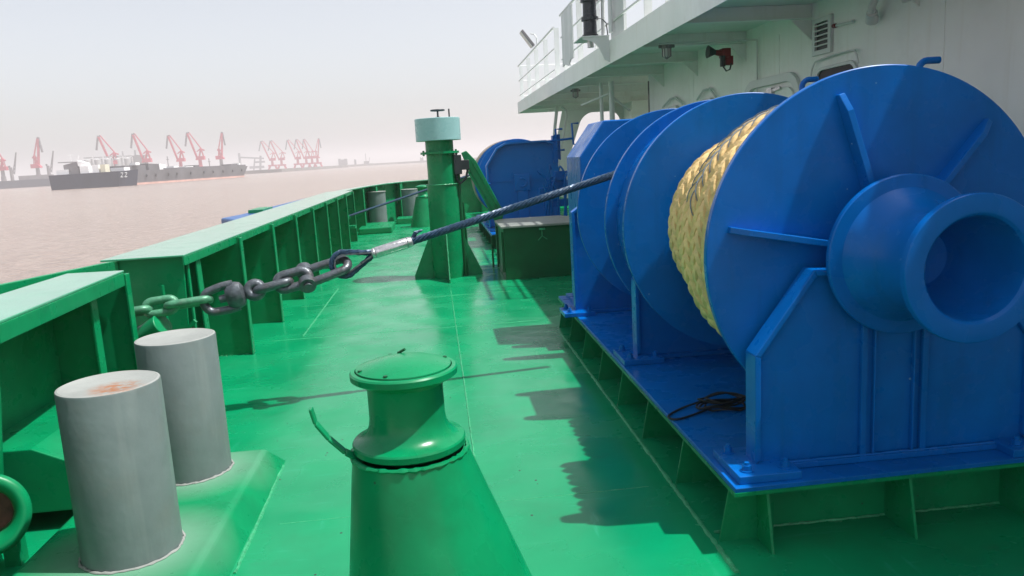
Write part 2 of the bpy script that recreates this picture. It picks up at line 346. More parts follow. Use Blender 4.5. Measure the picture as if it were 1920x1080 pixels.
mb = MB(); mb.prism([(-2.40, 0.10), (-1.93, 0.10), (-1.93, 0.36), (-2.10, 0.44), (-2.40, 0.44)], 'y', 3.9, 4.85); mb.build('lower_ledge', 'green', fb, bevel=0.006)
# outer guard plate that shows over the front cap
og = MB(); og.prism([(7.0, 1.065), (1.2, 1.32), (1.2, 1.20), (7.0, 0.945)], 'x', -2.66, -2.62); og.box(-2.66, -2.47, 1.2, 6.05, 0.93, 0.95)
og.build('outer_guard_plate', 'green', fb, bevel=0.005)
mb = MB(); mb.bar((-2.66, 6.0, 0.0), (-2.66, 6.0, 1.0), 0.03, 0.03); mb.box(-2.66, -2.42, 1.2, 5.9, -0.02, 0.0); mb.build('outer_shelf', 'green', fb)

cb = thing('bulwark', (-0.6, 23.5, 0), 'curved green bulwark closing the far end of the deck behind the column', 'bulwark')
pts = [(-2.40, 18.3), (-2.25, 19.8), (-1.95, 21.6), (-1.55, 23.2), (-0.95, 24.3), (-0.2, 24.9), (1.2, 25.2), (3.2, 25.5), (4.5, 25.6)]
mb = MB()
for a, b in zip(pts, pts[1:]): mb.bar((a[0], a[1], 0.56), (b[0], b[1], 0.56), 0.02, 1.12)
mb.build('plate', 'green', cb)
mb = MB()
inn = [(x + 0.30 * (1 - i / 8), y - 0.16 * min(1, i / 3)) for i, (x, y) in enumerate(pts)]
for i in range(len(pts) - 1):
    mb.prism([pts[i], pts[i + 1], inn[i + 1], inn[i]], 'z', 1.125, 1.15)
mb.build('cap_rail', 'cap', cb)
for x, y, a in ((-1.85, 20.4, 10), (-1.62, 21.9, 18), (-1.02, 23.75, 45), (-0.1, 24.55, 80), (1.5, 25.0, 88)):
    mb = MB(); d = Vector((-math.cos(R(a)), math.sin(R(a)), 0)); mb.bar(Vector((x, y, 0.56)), Vector((x, y, 0.56)) + d * 0.34, 0.012, 1.11)
    o = mb.build('stiffener', 'green', cb)
    f = MB(); f.bar((x, y, 0.01), (x, y, 1.1), 0.10, 0.016, up=d); f.build('face_strip', 'green', o)

# ------------------------------------------------------------------ NEAR BITTS
bt = thing('mooring_bitts', (-1.45, 3.8, 0), 'pair of stout grey bollard posts on a green base, nearer one rusty on top', 'bollards')
zb = 0.12
mb = MB(); x0, x1, y0, y1 = -1.98, -1.02, 2.55, 4.60
mb.add([(x0, y0, 0), (x1, y0, 0), (x1, y1, 0), (x0, y1, 0), (x0 + .08, y0 + .08, zb), (x1 - .09, y0 + .08, zb), (x1 - .09, y1 - .10, zb), (x0 + .08, y1 - .10, zb)],
       [(0, 1, 5, 4), (1, 2, 6, 5), (2, 3, 7, 6), (3, 0, 4, 7), (4, 5, 6, 7)])
# grey overspray on the base round the posts is a painted patch of the base itself
def pad_mat():
    m = M_['green'].copy(); m.name = 'bitts_base_paint'; n = m.node_tree; L = n.links.new
    b = n.nodes['Principled BSDF']; src = b.inputs['Base Color'].links[0].from_socket
    g = n.nodes.new('ShaderNodeNewGeometry'); last = None
    for c in ((-1.45, 3.36, 0.12), (-1.45, 4.25, 0.12)):
        v = n.nodes.new('ShaderNodeVectorMath'); v.operation = 'DISTANCE'; v.inputs[1].default_value = c; L(g.outputs['Position'], v.inputs[0])
        a = n.nodes.new('ShaderNodeMapRange'); a.inputs['From Min'].default_value = 0.46; a.inputs['From Max'].default_value = 0.22; a.inputs['To Max'].default_value = 0.5
        L(v.outputs['Value'], a.inputs['Value'])
        if last is None: last = a.outputs[0]
        else:
            q = n.nodes.new('ShaderNodeMath'); q.operation = 'MAXIMUM'; L(last, q.inputs[0]); L(a.outputs[0], q.inputs[1]); last = q.outputs[0]
    mx = n.nodes.new('ShaderNodeMix'); mx.data_type = 'RGBA'; L(last, mx.inputs['Factor']); L(src, mx.inputs['A']); mx.inputs['B'].default_value = (0.22, 0.33, 0.27, 1)
    L(mx.outputs['Result'], b.inputs['Base Color']); return m
mb.build('base', pad_mat(), bt, bevel=0.025, seg=4)
for i, (cx, cy, rt) in enumerate(((-1.45, 3.36, 'rust_top'), (-1.455, 4.25, 'grey_top'))):
    mb = MB(); r = 0.205; zt = 0.885
    mb.lathe([(r, zb), (r, zt - 0.006), (r - 0.003, zt)], (cx, cy, 0), n=72)
    p = mb.build('post', 'grey', bt)
    mb = MB(); mb.lathe([(r - 0.003, zt), (r - 0.012, zt + 0.003), (r - 0.016, zt + 0.001), (0.0, zt + 0.001)], (cx, cy, 0), n=72); mb.build('post_top', rt, p)
    ring = [(cx + (r + 0.006) * math.cos(k * math.pi / 18), cy + (r + 0.006) * math.sin(k * math.pi / 18), zb + 0.003) for k in range(37)]
    w = bead(ring, 0.006, 0.004, 0.015); wb = w.build('weld_bead', 'grey_top', p)

# ------------------------------------------------------------------ NEAR ROLLER FAIRLEAD (cone pedestal)
rf = thing('roller_pedestal', (-0.12, 2.65, 0), 'green conical roller fairlead pedestal with a flanged cap in the near middle of the deck', 'fairlead roller')
def roller(parent, cx, cy, k=1.0, hi=64, up=0.0, lean=0.0, foot=0.38):
    mb = MB(); zt = 0.512 * k + up; mb.lathe([(foot, 0), (0.252 * k, zt - 0.007 * k), (0.235 * k, zt)], (cx, cy, 0), n=hi); mb.v = [(x + lean * (1 - z / zt), y, z) for x, y, z in mb.v]; mb.build('pedestal', 'green', parent)
    pts = [(cx + 0.250 * k * math.cos(a * math.pi / 24), cy + 0.250 * k * math.sin(a * math.pi / 24), 0.512 * k + up) for a in range(49)]
    bead(pts, 0.010 * k, 0.004 * k, 0.02).build('weld_bead', 'green', parent)
    prof = [(0.20, 0.515), (0.232, 0.530), (0.243, 0.537), (0.245, 0.562), (0.240, 0.570), (0.222, 0.576), (0.200, 0.588), (0.180, 0.608), (0.168, 0.636), (0.163, 0.67), (0.162, 0.79), (0.166, 0.812), (0.178, 0.822), (0.190, 0.828),
            (0.218, 0.842), (0.229, 0.850), (0.230, 0.874), (0.224, 0.881), (0.208, 0.883)]
    mb = MB(); mb.lathe([(r * k, z * k + up) for r, z in prof], (cx, cy, 0), n=hi); ro = mb.build('roller', 'green', parent, sharp=33)
    mb = MB(); mb.lathe([(q_ * k, z_ * k + up) for q_, z_ in ((0.204, 0.8835), (0.203, 0.889), (0.15, 0.908), (0.08, 0.922), (0.0, 0.926))], (cx, cy, 0), n=hi)
    cap = mb.build('cap_plate', 'green', ro)
    mb = MB()
    for a in (250, 200, 20, 110):
        x, y = cx + 0.190 * k * math.cos(R(a)), cy + 0.190 * k * math.sin(R(a)); mb.cyl((x, y, 0.888 * k + up), (x, y, 0.899 * k + up), 0.009 * k, n=10)
    mb.build('screw', 'green_dark', cap)
    mb = MB(); mb.cyl((cx - 0.02 * k, cy + 0.12 * k, 0.900 * k + up), (cx - 0.02 * k, cy + 0.12 * k, 0.922 * k + up), 0.013 * k, 0.009 * k, n=10)
    mb.cyl((cx - 0.02 * k, cy + 0.12 * k, 0.918 * k + up), (cx + 0.006 * k, cy + 0.10 * k, 0.935 * k + up), 0.006 * k, n=8); mb.build('grease_nipple', 'green_dark', cap)
roller(rf, -0.155, 2.652, 0.816, 64, 0.322, 0.10, 0.385)
mb = MB(); path = [(-0.322, 2.611, 0.730), (-0.375, 2.587, 0.775), (-0.424, 2.579, 0.832), (-0.461, 2.570, 0.893), (-0.472, 2.570, 0.946)]
for a, b in zip(path, path[1:]): mb.bar(a, b, 0.037, 0.011, up=Vector((1, 0, 0.6)))
mb.build('lever', 'green', rf, bevel=0.004)

# far copies of the roller pedestal and bollards
r2 = thing('roller_pedestal', (-0.33, 21.0, 0), 'small far green cone pedestal just left of the tall column', 'fairlead roller')
roller(r2, -0.33, 21.0, 0.85, 32, 0.32, 0.0, 0.40)
fbits = thing('mooring_bitts', (-1.6, 21.6, 0), 'distant grey bollard with a low green step, below the curved bulwark', 'bollards')
mb = MB(); mb.cyl((-1.63, 21.8, 0), (-1.63, 21.8, 0.96), 0.25, n=40); mb.build('post', 'grey', fbits)
mb = MB(); mb.cyl((-1.63, 21.8, 0.96), (-1.63, 21.8, 0.975), 0.27, n=40); mb.build('post_top', 'grey_top', fbits)
mb = MB(); mb.box(-1.98, -1.15, 19.6, 21.3, 0.0, 0.16); mb.build('base', 'green', fbits, bevel=0.03)
fb2 = thing('mooring_bitts', (-0.8, 23.4, 0), 'farthest grey bollard, half hidden by the far cone pedestal', 'bollards')
mb = MB(); mb.cyl((-0.76, 23.3, 0), (-0.76, 23.3, 0.92), 0.25, n=40); mb.build('post', 'grey', fb2)
mb = MB(); mb.cyl((-0.76, 23.3, 0.92), (-0.76, 23.3, 0.935), 0.26, n=40); mb.build('post_top', 'grey_top', fb2)
mb = MB(); mb.box(-1.15, -0.45, 22.2, 23.0, 0.0, 0.16); mb.build('base', 'green', fb2, bevel=0.02)

# ------------------------------------------------------------------ TALL GREEN COLUMN (valve/vent post)
px, py = 0.115, 11.6
co = thing('vent_column', (px, py, 0), 'tall green steel column with a pale teal drum head and a handwheel on top', 'vent column')
mb = MB(); mb.lathe([(0.235, 0), (0.232, 1.38), (0.210, 1.385), (0.210, 1.83)], (px, py, 0), n=56); mb.build('tube', 'green', co)
pts = [(px + 0.238 * math.cos(a * math.pi / 18), py + 0.238 * math.sin(a * math.pi / 18), 1.385) for a in range(37)]
bead(pts, 0.009, 0.003, 0.03).build('weld_bead', 'weld', co)
mb = MB(); mb.lathe([(0.21, 1.83), (0.285, 1.83), (0.285, 1.862), (0.205, 1.862), (0.205, 2.02)], (px - 0.01, py, 0), n=48)
for a in range(10):
    x, y = px - 0.01 + 0.25 * math.cos(a * math.pi / 5 + .3), py + 0.25 * math.sin(a * math.pi / 5 + .3); mb.cyl((x, y, 1.81), (x, y, 1.885), 0.014, n=8)
mb.build('flange', 'green', co)
mb = MB(); mb.lathe([(0.2, 2.02), (0.325, 2.02), (0.33, 2.025), (0.33, 2.335), (0.325, 2.34), (0, 2.345)], (px - 0.015, py, 0), n=56); hd = mb.build('drum_head', 'teal', co, sharp=30)
mb = MB(); mb.cyl((px, py, 2.34), (px, py, 2.47), 0.014, n=10); mb.cyl((px, py, 2.345), (px, py, 2.36), 0.035, n=12)
mb.lathe([(0.095 + 0.012 * math.cos(a * math.pi / 6), 2.455 + 0.012 * math.sin(a * math.pi / 6)) for a in range(13)], (px, py, 0), n=32)
for a in range(4): mb.cyl((px, py, 2.455), (px + 0.095 * math.cos(a * math.pi / 2), py + 0.095 * math.sin(a * math.pi / 2), 2.455), 0.008, n=8)
mb.build('handwheel', 'dark', co)
mb = MB(); mb.cyl((px + 0.165, py, 2.34), (px + 0.165, py, 2.47), 0.011, n=8); mb.build('indicator_pin', 'dark', co)
for i, a in enumerate((180, 0, 270, 90)):
    d = Vector((math.cos(R(a)), math.sin(R(a)), 0)); n_ = Vector((-d.y, d.x, 0)); mb = MB()
    o_ = Vector((px, py, 0)); T = 0.008; L1 = 0.51 if a != 270 else 0.66
    q = [o_ + d * 0.2, o_ + d * L1, o_ + d * (L1 + .0) + Vector((0, 0, 0.05)), o_ + d * 0.24 + Vector((0, 0, 0.66)), o_ + d * 0.2 + Vector((0, 0, 0.66))]
    vs = [p + n_ * T for p in q] + [p - n_ * T for p in q]; k = len(q)
    mb.add(vs, [tuple(range(k)), tuple(range(2 * k - 1, k - 1, -1))] + [(j, (j + 1) % k, k + (j + 1) % k, k + j) for j in range(k)])
    mb.build('gusset', 'green', co)
w = bead([(px + 0.002, py - 0.243, 0.66), (px + 0.002, py - 0.66, 0.05)], 0.006); w.build('weld_bead', 'weld', co)
# dark hose reel / valve stand beside the column
hs_ = thing('valve_stand', (0.42, 11.75, 0), 'slim dark standpipe with a valve and hose bracket beside the tall column', 'valve stand')
mb = MB(); mb.cyl((0.375, 11.55, 0), (0.345, 11.55, 1.80), 0.030, n=12); mb.cyl((0.43, 11.65, 0), (0.40, 11.65, 1.1), 0.018, n=10); mb.build('pipe', 'green_dark', hs_)
mb = MB(); mb.box(0.30, 0.41, 11.45, 11.62, 1.52, 1.80); mb.bar((0.36, 11.5, 1.86), (0.31, 11.5, 1.72), 0.03, 0.03); mb.box(0.40, 0.52, 11.45, 11.55, 1.58, 1.72)
mb.tube([(0.47, 11.5, 1.70), (0.50, 11.5, 1.60), (0.46, 11.5, 1.45), (0.37, 11.5, 1.38), (0.33, 11.5, 1.46), (0.33, 11.5, 1.62)], 0.018, n=8); mb.build('valve', 'dark', hs_, bevel=0.006)
# leaning hatch board
lb = thing('hatch_lid', (0.8, 12.5, 0), 'narrow green steel hatch lid propped open at a slant right of the column', 'hatch lid')
q = [(0.44, 1.83), (0.52, 1.86), (0.66, 1.70), (1.06, 0.86), (1.02, 0.76), (0.89, 0.75), (0.50, 1.66)]
mb = MB(); mb.prism(q, 'y', 12.2, 12.27); mb.build('lid_plate', 'green', lb, bevel=0.01)
mb = MB(); mb.bar((0.60, 12.17, 1.72), (1.01, 12.17, 0.88), 0.03, 0.035, up=Vector((0, 1, 0))); mb.bar((0.49, 12.17, 1.62), (0.90, 12.17, 0.80), 0.03, 0.035, up=Vector((0, 1, 0))); mb.build('rim', 'green', lb)
mb = MB(); mb.bar((0.93, 12.25, 0.78), (0.93, 12.25, 0.0), 0.05, 0.05); mb.bar((0.84, 12.25, 0.5), (0.84, 12.25, 0.0), 0.03, 0.03); mb.bar((0.93, 12.25, 0.5), (0.84, 12.25, 0.5), 0.03, 0.03); mb.build('hinge_post', 'green_dark', lb)

# ------------------------------------------------------------------ GREEN LOCKER
lk = thing('deck_locker', (1.45, 11.6, 0), 'dark green steel box with a pale grey tarpaulin-covered lid, behind the winch', 'deck box')
mb = MB(); mb.box(0.915, 2.0, 10.86, 12.05, 0, 0.735); mb.build('box', 'green_dark', lk, bevel=0.006)
mb = MB(); mb.prism([(0.87, 10.80), (2.04, 10.80), (2.04, 11.85), (1.90, 12.12), (0.97, 12.12), (0.87, 11.9)], 'z', 0.738, 0.775); mb.build('lid', 'tarp', lk, bevel=0.01)
mb = MB(); mb.box(1.42, 1.50, 10.80, 10.86, 0.69, 0.715)
mb.bar((1.46, 10.845, 0.69), (1.46, 10.845, 0.60), 0.012, 0.012); mb.bar((1.46, 10.845, 0.60), (1.40, 10.845, 0.54), 0.012, 0.012); mb.bar((1.46, 10.845, 0.60), (1.53, 10.845, 0.55), 0.012, 0.012)
mb.build('latch', 'weld', lk)
for y in (10.95, 11.9):
    mb = MB(); mb.box(0.885, 0.912, y, y + 0.05, 0.1, 0.68); mb.build('side_rib', 'green_dark', lk)

# ------------------------------------------------------------------ WINCH FOUNDATION
XC, ZC = 1.98, 1.236
fd = thing('winch_foundation', (2.3, 5.2, 0), 'dark green bracketed steel foundation with a blue top plate under the near winch', 'winch foundation')
mb = MB(); mb.prism([(1.18, 3.0), (2.85, 3.03), (2.85, 7.75), (1.18, 7.75)], 'z', 0.268, 0.298); mb.build('top_plate', 'blue', fd, bevel=0.004)
mb = MB(); mb.prism([(1.174, 2.994), (2.856, 3.024), (2.856, 7.756), (1.174, 7.756)], 'z', 0.262, 0.278); mb.build('plate_edge', 'green', fd)
mb = MB(); mb.box(1.40, 1.415, 3.20, 7.7, 0.0, 0.262); mb.box(1.415, 2.60, 3.20, 3.215, 0, 0.262); mb.box(2.60, 2.615, 3.215, 7.7, 0, 0.262); mb.build('web', 'green', fd)
for y in (3.12, 3.75, 4.42, 5.07, 5.70, 6.36, 7.0, 7.6):
    mb = MB(); mb.prism([(1.15, 0.0), (1.40, 0.0), (1.40, 0.262), (1.20, 0.262)], 'y', y - 0.006, y + 0.006); mb.build('bracket', 'green', fd)
for x in (1.33, 1.98, 2.55):
    mb = MB(); mb.prism([(2.96, 0.0), (3.20, 0.0), (3.20, 0.262), (3.02, 0.262)], 'x', x - 0.006, x + 0.006); mb.build('bracket', 'green', fd)
bead([(1.15, 3.195, 0.004), (3.3, 3.195, 0.004)], 0.006).build('weld_bead', 'weld', fd)

# ------------------------------------------------------------------ NEAR WINCH
wn = thing('mooring_winch', (2.12, 5.2, 0.298), 'large blue double drum mooring winch with a warping head, on the near right foundation', 'winch')
def support(parent, y0, y1, poly, xl, xr, name='support_frame', pads=True, face=None, ribs=()):
    """poly: outline of the end frame in x,z. flange strip of depth y0..y1 round the outline, web plate inside"""
    yw = y0 + 0.028
    n = len(poly); t = 0.026; st = MB()
    cx = sum(p[0] for p in poly) / n; cz = sum(p[1] for p in poly) / n
    def inset(i):
        p = Vector(poly[i]); a = Vector(poly[i - 1]); b = Vector(poly[(i + 1) % n])
        d1 = (p - a).normalized(); d2 = (b - p).normalized(); n1 = Vector((d1.y, -d1.x)); n2 = Vector((d2.y, -d2.x))
        m = (n1 + n2); m.normalize(); k = t / max(0.3, m.dot(n1))
        q = p + m * k
        if (q - Vector((cx, cz))).length > (p - Vector((cx, cz))).length: q = p - m * k
        return q
    ins = [inset(i) for i in range(n)]
    mb = MB(); mb.prism([(cx + (p[0] - cx) * 0.985, 0.327 + (p[1] - 0.33) * 0.99) for p in poly], 'y', yw, yw + 0.02); o = mb.build(name, 'blue', parent)
    for i in range(n - 1):       # last edge (bottom) is covered by the sole plate
        a, b, c, d = poly[i], poly[i + 1], ins[i + 1], ins[i]
        st.prism([a, b, (c.x, c.y), (d.x, d.y)], 'y', y0, y1)
    st.build('edge_strip', 'blue', o, bevel=0.004)
    mb = MB(); mb.box(xl + 0.03, xr - 0.03, y0 - 0.01, y1 + 0.03, 0.300, 0.326); mb.build('sole_plate', 'blue', o, bevel=0.003)
    if pads:
        for xa, xb in ((xl - 0.12, xl + 0.16), (xr - 0.16, xr + 0.12)):
            mb = MB(); mb.box(xa, xb, y0 - 0.115, y1 + 0.10, 0.2985, 0.335); pd = mb.build('foot_pad', 'blue', o, bevel=0.004)
            for bx, by in ((xa + 0.055, y0 - 0.06), (xa + 0.055, y1 + 0.05), (xb - 0.05, y0 - 0.06), (xb - 0.05, y1 + 0.05)):
                k = MB(); bolt(k, bx, by, 0.335, 0.020, 0.028); k.build('bolt', 'blue', pd)
    for x, w_ in ribs:
        mb = MB(); mb.box(x - w_ / 2, x + w_ / 2, y0 + 0.004, yw, 0.33, 0.98); mb.build('rib', 'blue', o, bevel=0.004)
    return o
half = [(1.33, 0.33), (1.33, 0.83), (1.595, 1.19), (1.70, 1.185)]
polyA = half + [(2 * XC - x, z) for x, z in half[::-1]]
support(wn, 3.145, 3.255, polyA, 1.33, 2 * XC - 1.33, ribs=((1.835, 0.028), (1.885, 0.010), (2.07, 0.010), (2.12, 0.028)))
half = [(1.31, 0.33), (1.31, 0.86), (1.36, 0.90), (1.75, 1.00)]
polyB = half + [(2 * XC - x, z) for x, z in half[::-1]]
support(wn, 5.10, 5.22, polyB, 1.31, 2 * XC - 1.31)
half = [(1.185, 0.33), (1.185, 1.22), (1.30, 1.30), (1.6, 1.30)]
polyC = half + [(2 * XC - x, z) for x, z in half[::-1]]
support(wn, 6.78, 6.87, polyC, 1.185, 2 * XC - 1.185)
half = [(1.30, 0.33), (1.30, 1.70), (1.53, 2.01), (1.9, 2.01)]
polyD = half + [(2 * XC - x, z) for x, z in half[::-1]]
mb = MB(); mb.prism(polyD, 'y', 6.90, 7.60); g = mb.build('gear_housing', 'blue', wn, bevel=0.012)
mb = MB(); mb.box(1.25, 1.42, 7.1, 7.7, 0.2985, 0.33); mb.build('foot_pad', 'blue', g)
def flange(parent, y, r, t=0.022, ribs=False, name='drum_flange', xc=XC, zc=ZC, m='blue', n=128):
    mb = MB(); mb.lathe([(0.0, -t), (r - 0.004, -t), (r, -t + 0.004), (r, t * 0.6), (r - 0.004, t), (0.0, t)], (xc, y, zc), 'y', n=n)
    o = mb.build(name, m, parent, sharp=30)
    if ribs:
        for a in (107, 49, 169, 215, 270, 325, 8):
            a = R(a); d = Vector((math.cos(a), 0, math.sin(a))); c = Vector((xc, y - t, zc)); n_ = Vector((-d.z, 0, d.x)) * 0.014
            h0 = 0.085 if True else 0.05
            q = [c + d * 0.18, c + d * (r - 0.085), c + d * (r - 0.085) + Vector((0, -0.03, 0)), c + d * (r - 0.16) + Vector((0, -0.065, 0)), c + d * 0.18 + Vector((0, -h0, 0))]
            vs = [p + n_ for p in q] + [p - n_ for p in q]; k = len(q); mb = MB()
            mb.add(vs, [tuple(range(k)), tuple(range(2 * k - 1, k - 1, -1))] + [(j, (j + 1) % k, k + (j + 1) % k, k + j) for j in range(k)])
            mb.build('rib', m, o, bevel=0.003)
    return o
flange(wn, 3.31, 0.812, ribs=True)
flange(wn, 4.80, 0.817)
flange(wn, 5.33, 0.817)
flange(wn, 6.37, 0.819)
mb = MB(); mb.cyl((XC, 3.33, ZC), (XC, 4.79, ZC), 0.38, n=64, caps=False); mb.cyl((XC, 4.81, ZC), (XC, 5.32, ZC), 0.735, n=48, caps=False); mb.cyl((XC, 5.35, ZC), (XC, 6.36, ZC), 0.36, n=48, caps=False); mb.build('drum', 'blue', wn)
for ya, yb_ in ((3.0, 3.29), (6.38, 6.9)):
    mb = MB(); mb.cyl((XC, ya, ZC), (XC, yb_, ZC), 0.14, n=32); mb.build('shaft', 'blue', wn)
# warping head: inner flange, waisted barrel, flared hollow mouth
prof = [(0.10, 3.13), (0.340, 3.13), (0.345, 3.125), (0.345, 3.105), (0.340, 3.100), (0.288, 3.096), (0.280, 3.086), (0.258, 3.052), (0.234, 3.005), (0.214, 2.945), (0.200, 2.875), (0.194, 2.815), (0.198, 2.775), (0.211, 2.742), (0.234, 2.716), (0.262, 2.700), (0.279, 2.696),
        (0.283, 2.691), (0.283, 2.664), (0.280, 2.660), (0.222, 2.655), (0.210, 2.658), (0.200, 2.668), (0.196, 2.69), (0.193, 2.73), (0.187, 2.78), (0.175, 2.83), (0.159, 2.88), (0.140, 2.93), (0.122, 2.98), (0.112, 3.01), (0.104, 3.02), (0.0, 3.022)]
mb = MB(); mb.lathe(prof, (XC, 0, ZC), 'y', n=96); wh = mb.build('warping_head', 'blue', wn, sharp=24)
mb = MB(); mb.lathe([(0.098, 3.019), (0.092, 3.012), (0.0, 3.012)], (XC, 0, ZC), 'y', n=40)
for a in (): mb.cyl((XC + 0.06 * math.cos(R(a)), 3.012, ZC + 0.06 * math.sin(R(a))), (XC + 0.06 * math.cos(R(a)), 3.0, ZC + 0.06 * math.sin(R(a))), 0.012, n=6)
mb.build('end_cover', 'blue', wh)
bead([(1.45, 3.150, 0.328), (2.50, 3.150, 0.328)], 0.006, 0.002).build('weld_bead', 'blue', wn)
bead([(1.18, 3.0, 0.296), (2.85, 3.03, 0.296)], 0.003, 0.001).build('weld_bead', 'blue', wn)
def crook(parent, x, y, z0, z1, dx, r=0.028):
    mb = MB(); pts = [(x, y, z0), (x, y, z1 - 0.09)] + [(x + 0.05 - 0.05 * math.cos(k * math.pi / 10), y, z1 - 0.05 + 0.05 * math.sin(k * math.pi / 10)) for k in range(6)] + [(x + dx, y, z1)]
    mb.tube(pts, r, n=12); mb.build('brake_crank', 'blue', parent)
crook(wn, 2.69, 4.15, 1.2, 2.135, 0.12, 0.019)
crook(wn, 2.47, 5.07, 1.2, 2.135, 0.11, 0.018)

# ------------------------------------------------------------------ BRAIDED ROPE ON THE DRUM
def braid(mb, path, R0, spacing=0.070, n=6, thin=None):
    """plaited rope laid on the drum: core plus two columns of slanted strand crowns that meet in a V"""
    P_ = [p for p, u, v in path]
    if thin is None: mb.tube([p - u * R0 * 0.25 for p, u, v in path], R0 * 0.55, n=8)
    acc = [0]
    for a, b in zip(P_, P_[1:]): acc.append(acc[-1] + (b - a).length)
    step = acc[-1] / (len(P_) - 1)
    def at(q):
        f = max(0, min(len(P_) - 1.001, q / step)); i = int(f); t = f - i
        p0, u0, v0 = path[i]; p1, u1, v1 = path[i + 1]
        return p0.lerp(p1, t), u0.lerp(u1, t).normalized(), v0
    L = 0.165 * R0 / 0.076; q = L; k = 0
    while q < acc[-1] - L:
        for c in (1, -1):
            q0 = q + (spacing / 2 if c < 0 else 0) + random.uniform(-0.004, 0.004); pts = []; rs = []
            if thin is not None and not (thin[0] < q < thin[1]): continue
            for j in range(-4, 5):
                f = j / 4; p, u, v = at(q0 + f * L / 2); lat = R0 * (0.49 + 0.43 * f)
                hgt = R0 * (0.55 * math.cos(lat / R0 * 1.2) + 0.18 - 0.40 * f * f + (0.34 if thin is not None else 0))
                pts.append(p + u * hgt + v * (c * lat)); rs.append((R0 * 0.315 if thin is None else R0 * 0.04) * math.sqrt(max(0.05, 1 - (f * 0.93) ** 2)))
            mb.tube(pts, rs, n=n)
        q += spacing; k += 1
def coil(y0, y1, turns, rad, R0, a0, phase=0.0, a1=None):
    path = []; N = int(turns * 2 * math.pi * rad / 0.028)
    for i in range(N + 1):
        t = i / N; a = a0 + t * turns * 2 * math.pi
        u = Vector((math.cos(a), 0, math.sin(a))); y = y0 + (y1 - y0) * t
        path.append((Vector((XC, y, ZC)) + u * rad, u, Vector((0, 1, 0))))
    return path
rp = thing('mooring_rope', (XC, 4.3, 0.6), 'thick pale yellow plaited rope wound on the near drum of the blue winch', 'rope')
mb = MB(); braid(mb, coil(4.70, 3.41, 7.8, 0.495, 0.079, 0.0), 0.079); mb.build('inner_coil', 'rope', rp, sharp=0)
mb = MB(); braid(mb, coil(3.41, 4.05, 3.9, 0.640, 0.079, 2.0), 0.079); mb.build('outer_coil', 'rope', rp, sharp=0)
M_['fleck'] = mat('blue_grey_marker_yarn', (0.16, 0.21, 0.27), 0.6, 0.3, var=0.3, nscale=40)
mb = MB(); braid(mb, coil(3.41, 4.05, 3.9, 0.640, 0.079, 2.0), 0.079, thin=(9.3, 12.6)); mb.build('marker_yarn', 'fleck', rp, sharp=0)

# ------------------------------------------------------------------ TOW WIRE, SHACKLE, SWIVEL, CHAIN
tw = thing('tow_wire', (-0.3, 5.8, 1.0), 'taut dark steel wire rope stretched from the chain across the deck to the near winch', 'wire rope')
A = Vector((-0.235, 5.802, 1.150)); B = Vector((1.42, 6.0, 1.562)); B2 = B + (B - A).normalized() * 0.18
def lay_rope(mb, P0, P1, r, lay, n=6, seg=0.03, ns=6):
    t, a, b = frame(P1 - P0); L = (P1 - P0).length; N = int(L / seg)
    for k in range(ns):
        pts = []
        for i in range(N + 1):
            s = L * i / N; ph = 2 * math.pi * (s / lay + k / ns); pts.append(P0 + t * s + (a * math.cos(ph) + b * math.sin(ph)) * r * 0.62)
        mb.tube(pts, r * 0.42, n=n)
mb = MB(); lay_rope(mb, A - (B - A).normalized() * 0.02, B2, 0.030, 0.26); mb.build('wire', 'wire', tw, sharp=0)
T = (B - A).normalized(); F0 = Vector((-0.475, 5.773, 1.094))
mb = MB(); mb.lathe([(0.0, 0.0)], (0, 0, 0)) if False else mb.cyl(F0, A, 0.043, 0.043, n=8, smooth=False); mb.cyl(F0 - T * 0.03, F0, 0.032, 0.043, n=12); mb.cyl(A, A + T * 0.04, 0.043, 0.034, n=12)
mb.build('ferrule', 'alu', tw, bevel=0.008)
mb = MB()
for k in range(5): mb.tube([A + T * 0.02, A + T * 0.06 + Vector((0.0, 0, 0.03 + 0.008 * k)), A + T * (0.08 + 0.01 * k) + Vector((0, 0.01 * (k - 2), 0.055))], 0.008, n=5)
mb.build('wire_tails', 'wire', tw)
# thimble eye: teardrop of wire round a flat metal thimble
Th0 = F0 - T * 0.02; Tc = Vector((-0.705, 5.745, 1.030)); dT = (Th0 - Tc).normalized(); nT = Vector((0.0, 0.10, 1)); nT = (nT - dT * nT.dot(dT)).normalized()
def tear(w, ex=0.0):
    pts = [Th0 - nT * 0.010]; Lt = (Th0 - Tc).length
    for i in range(13):
        th = -R(70) - R(220) * i / 12
        pts.append(Tc + dT * ((w + ex) * math.cos(th) + 0.0) + nT * (w + ex) * math.sin(th))
    pts.append(Th0 + nT * 0.010)
    return pts
def smooth_path(p, k=4):
    out = []
    for i in range(len(p) - 1):
        p0 = p[max(i - 1, 0)]; p1 = p[i]; p2 = p[i + 1]; p3 = p[min(i + 2, len(p) - 1)]
        for j in range(k):
            t = j / k; out.append(0.5 * ((2 * p1) + (p2 - p0) * t + (2 * p0 - 5 * p1 + 4 * p2 - p3) * t * t + (3 * p1 - p0 - 3 * p2 + p3) * t ** 3))
    out.append(p[-1]); return out
mb = MB(); path = smooth_path(tear(0.072, 0.016)); side = dT.cross(nT)
for k in range(6):
    pts = []; s = 0
    for i, p in enumerate(path):
        t = (path[min(i + 1, len(path) - 1)] - path[max(i - 1, 0)]).normalized(); o2 = t.cross(side)
        if i: s += (path[i] - path[i - 1]).length
        ph = 2 * math.pi * (s / 0.26 + k / 6); pts.append(p + (o2 * math.cos(ph) + side * math.sin(ph)) * 0.014)
    mb.tube(pts, 0.010, n=5)
mb.build('eye_splice', 'wire', tw, sharp=0)
mb = MB(); pts = smooth_path(tear(0.068))
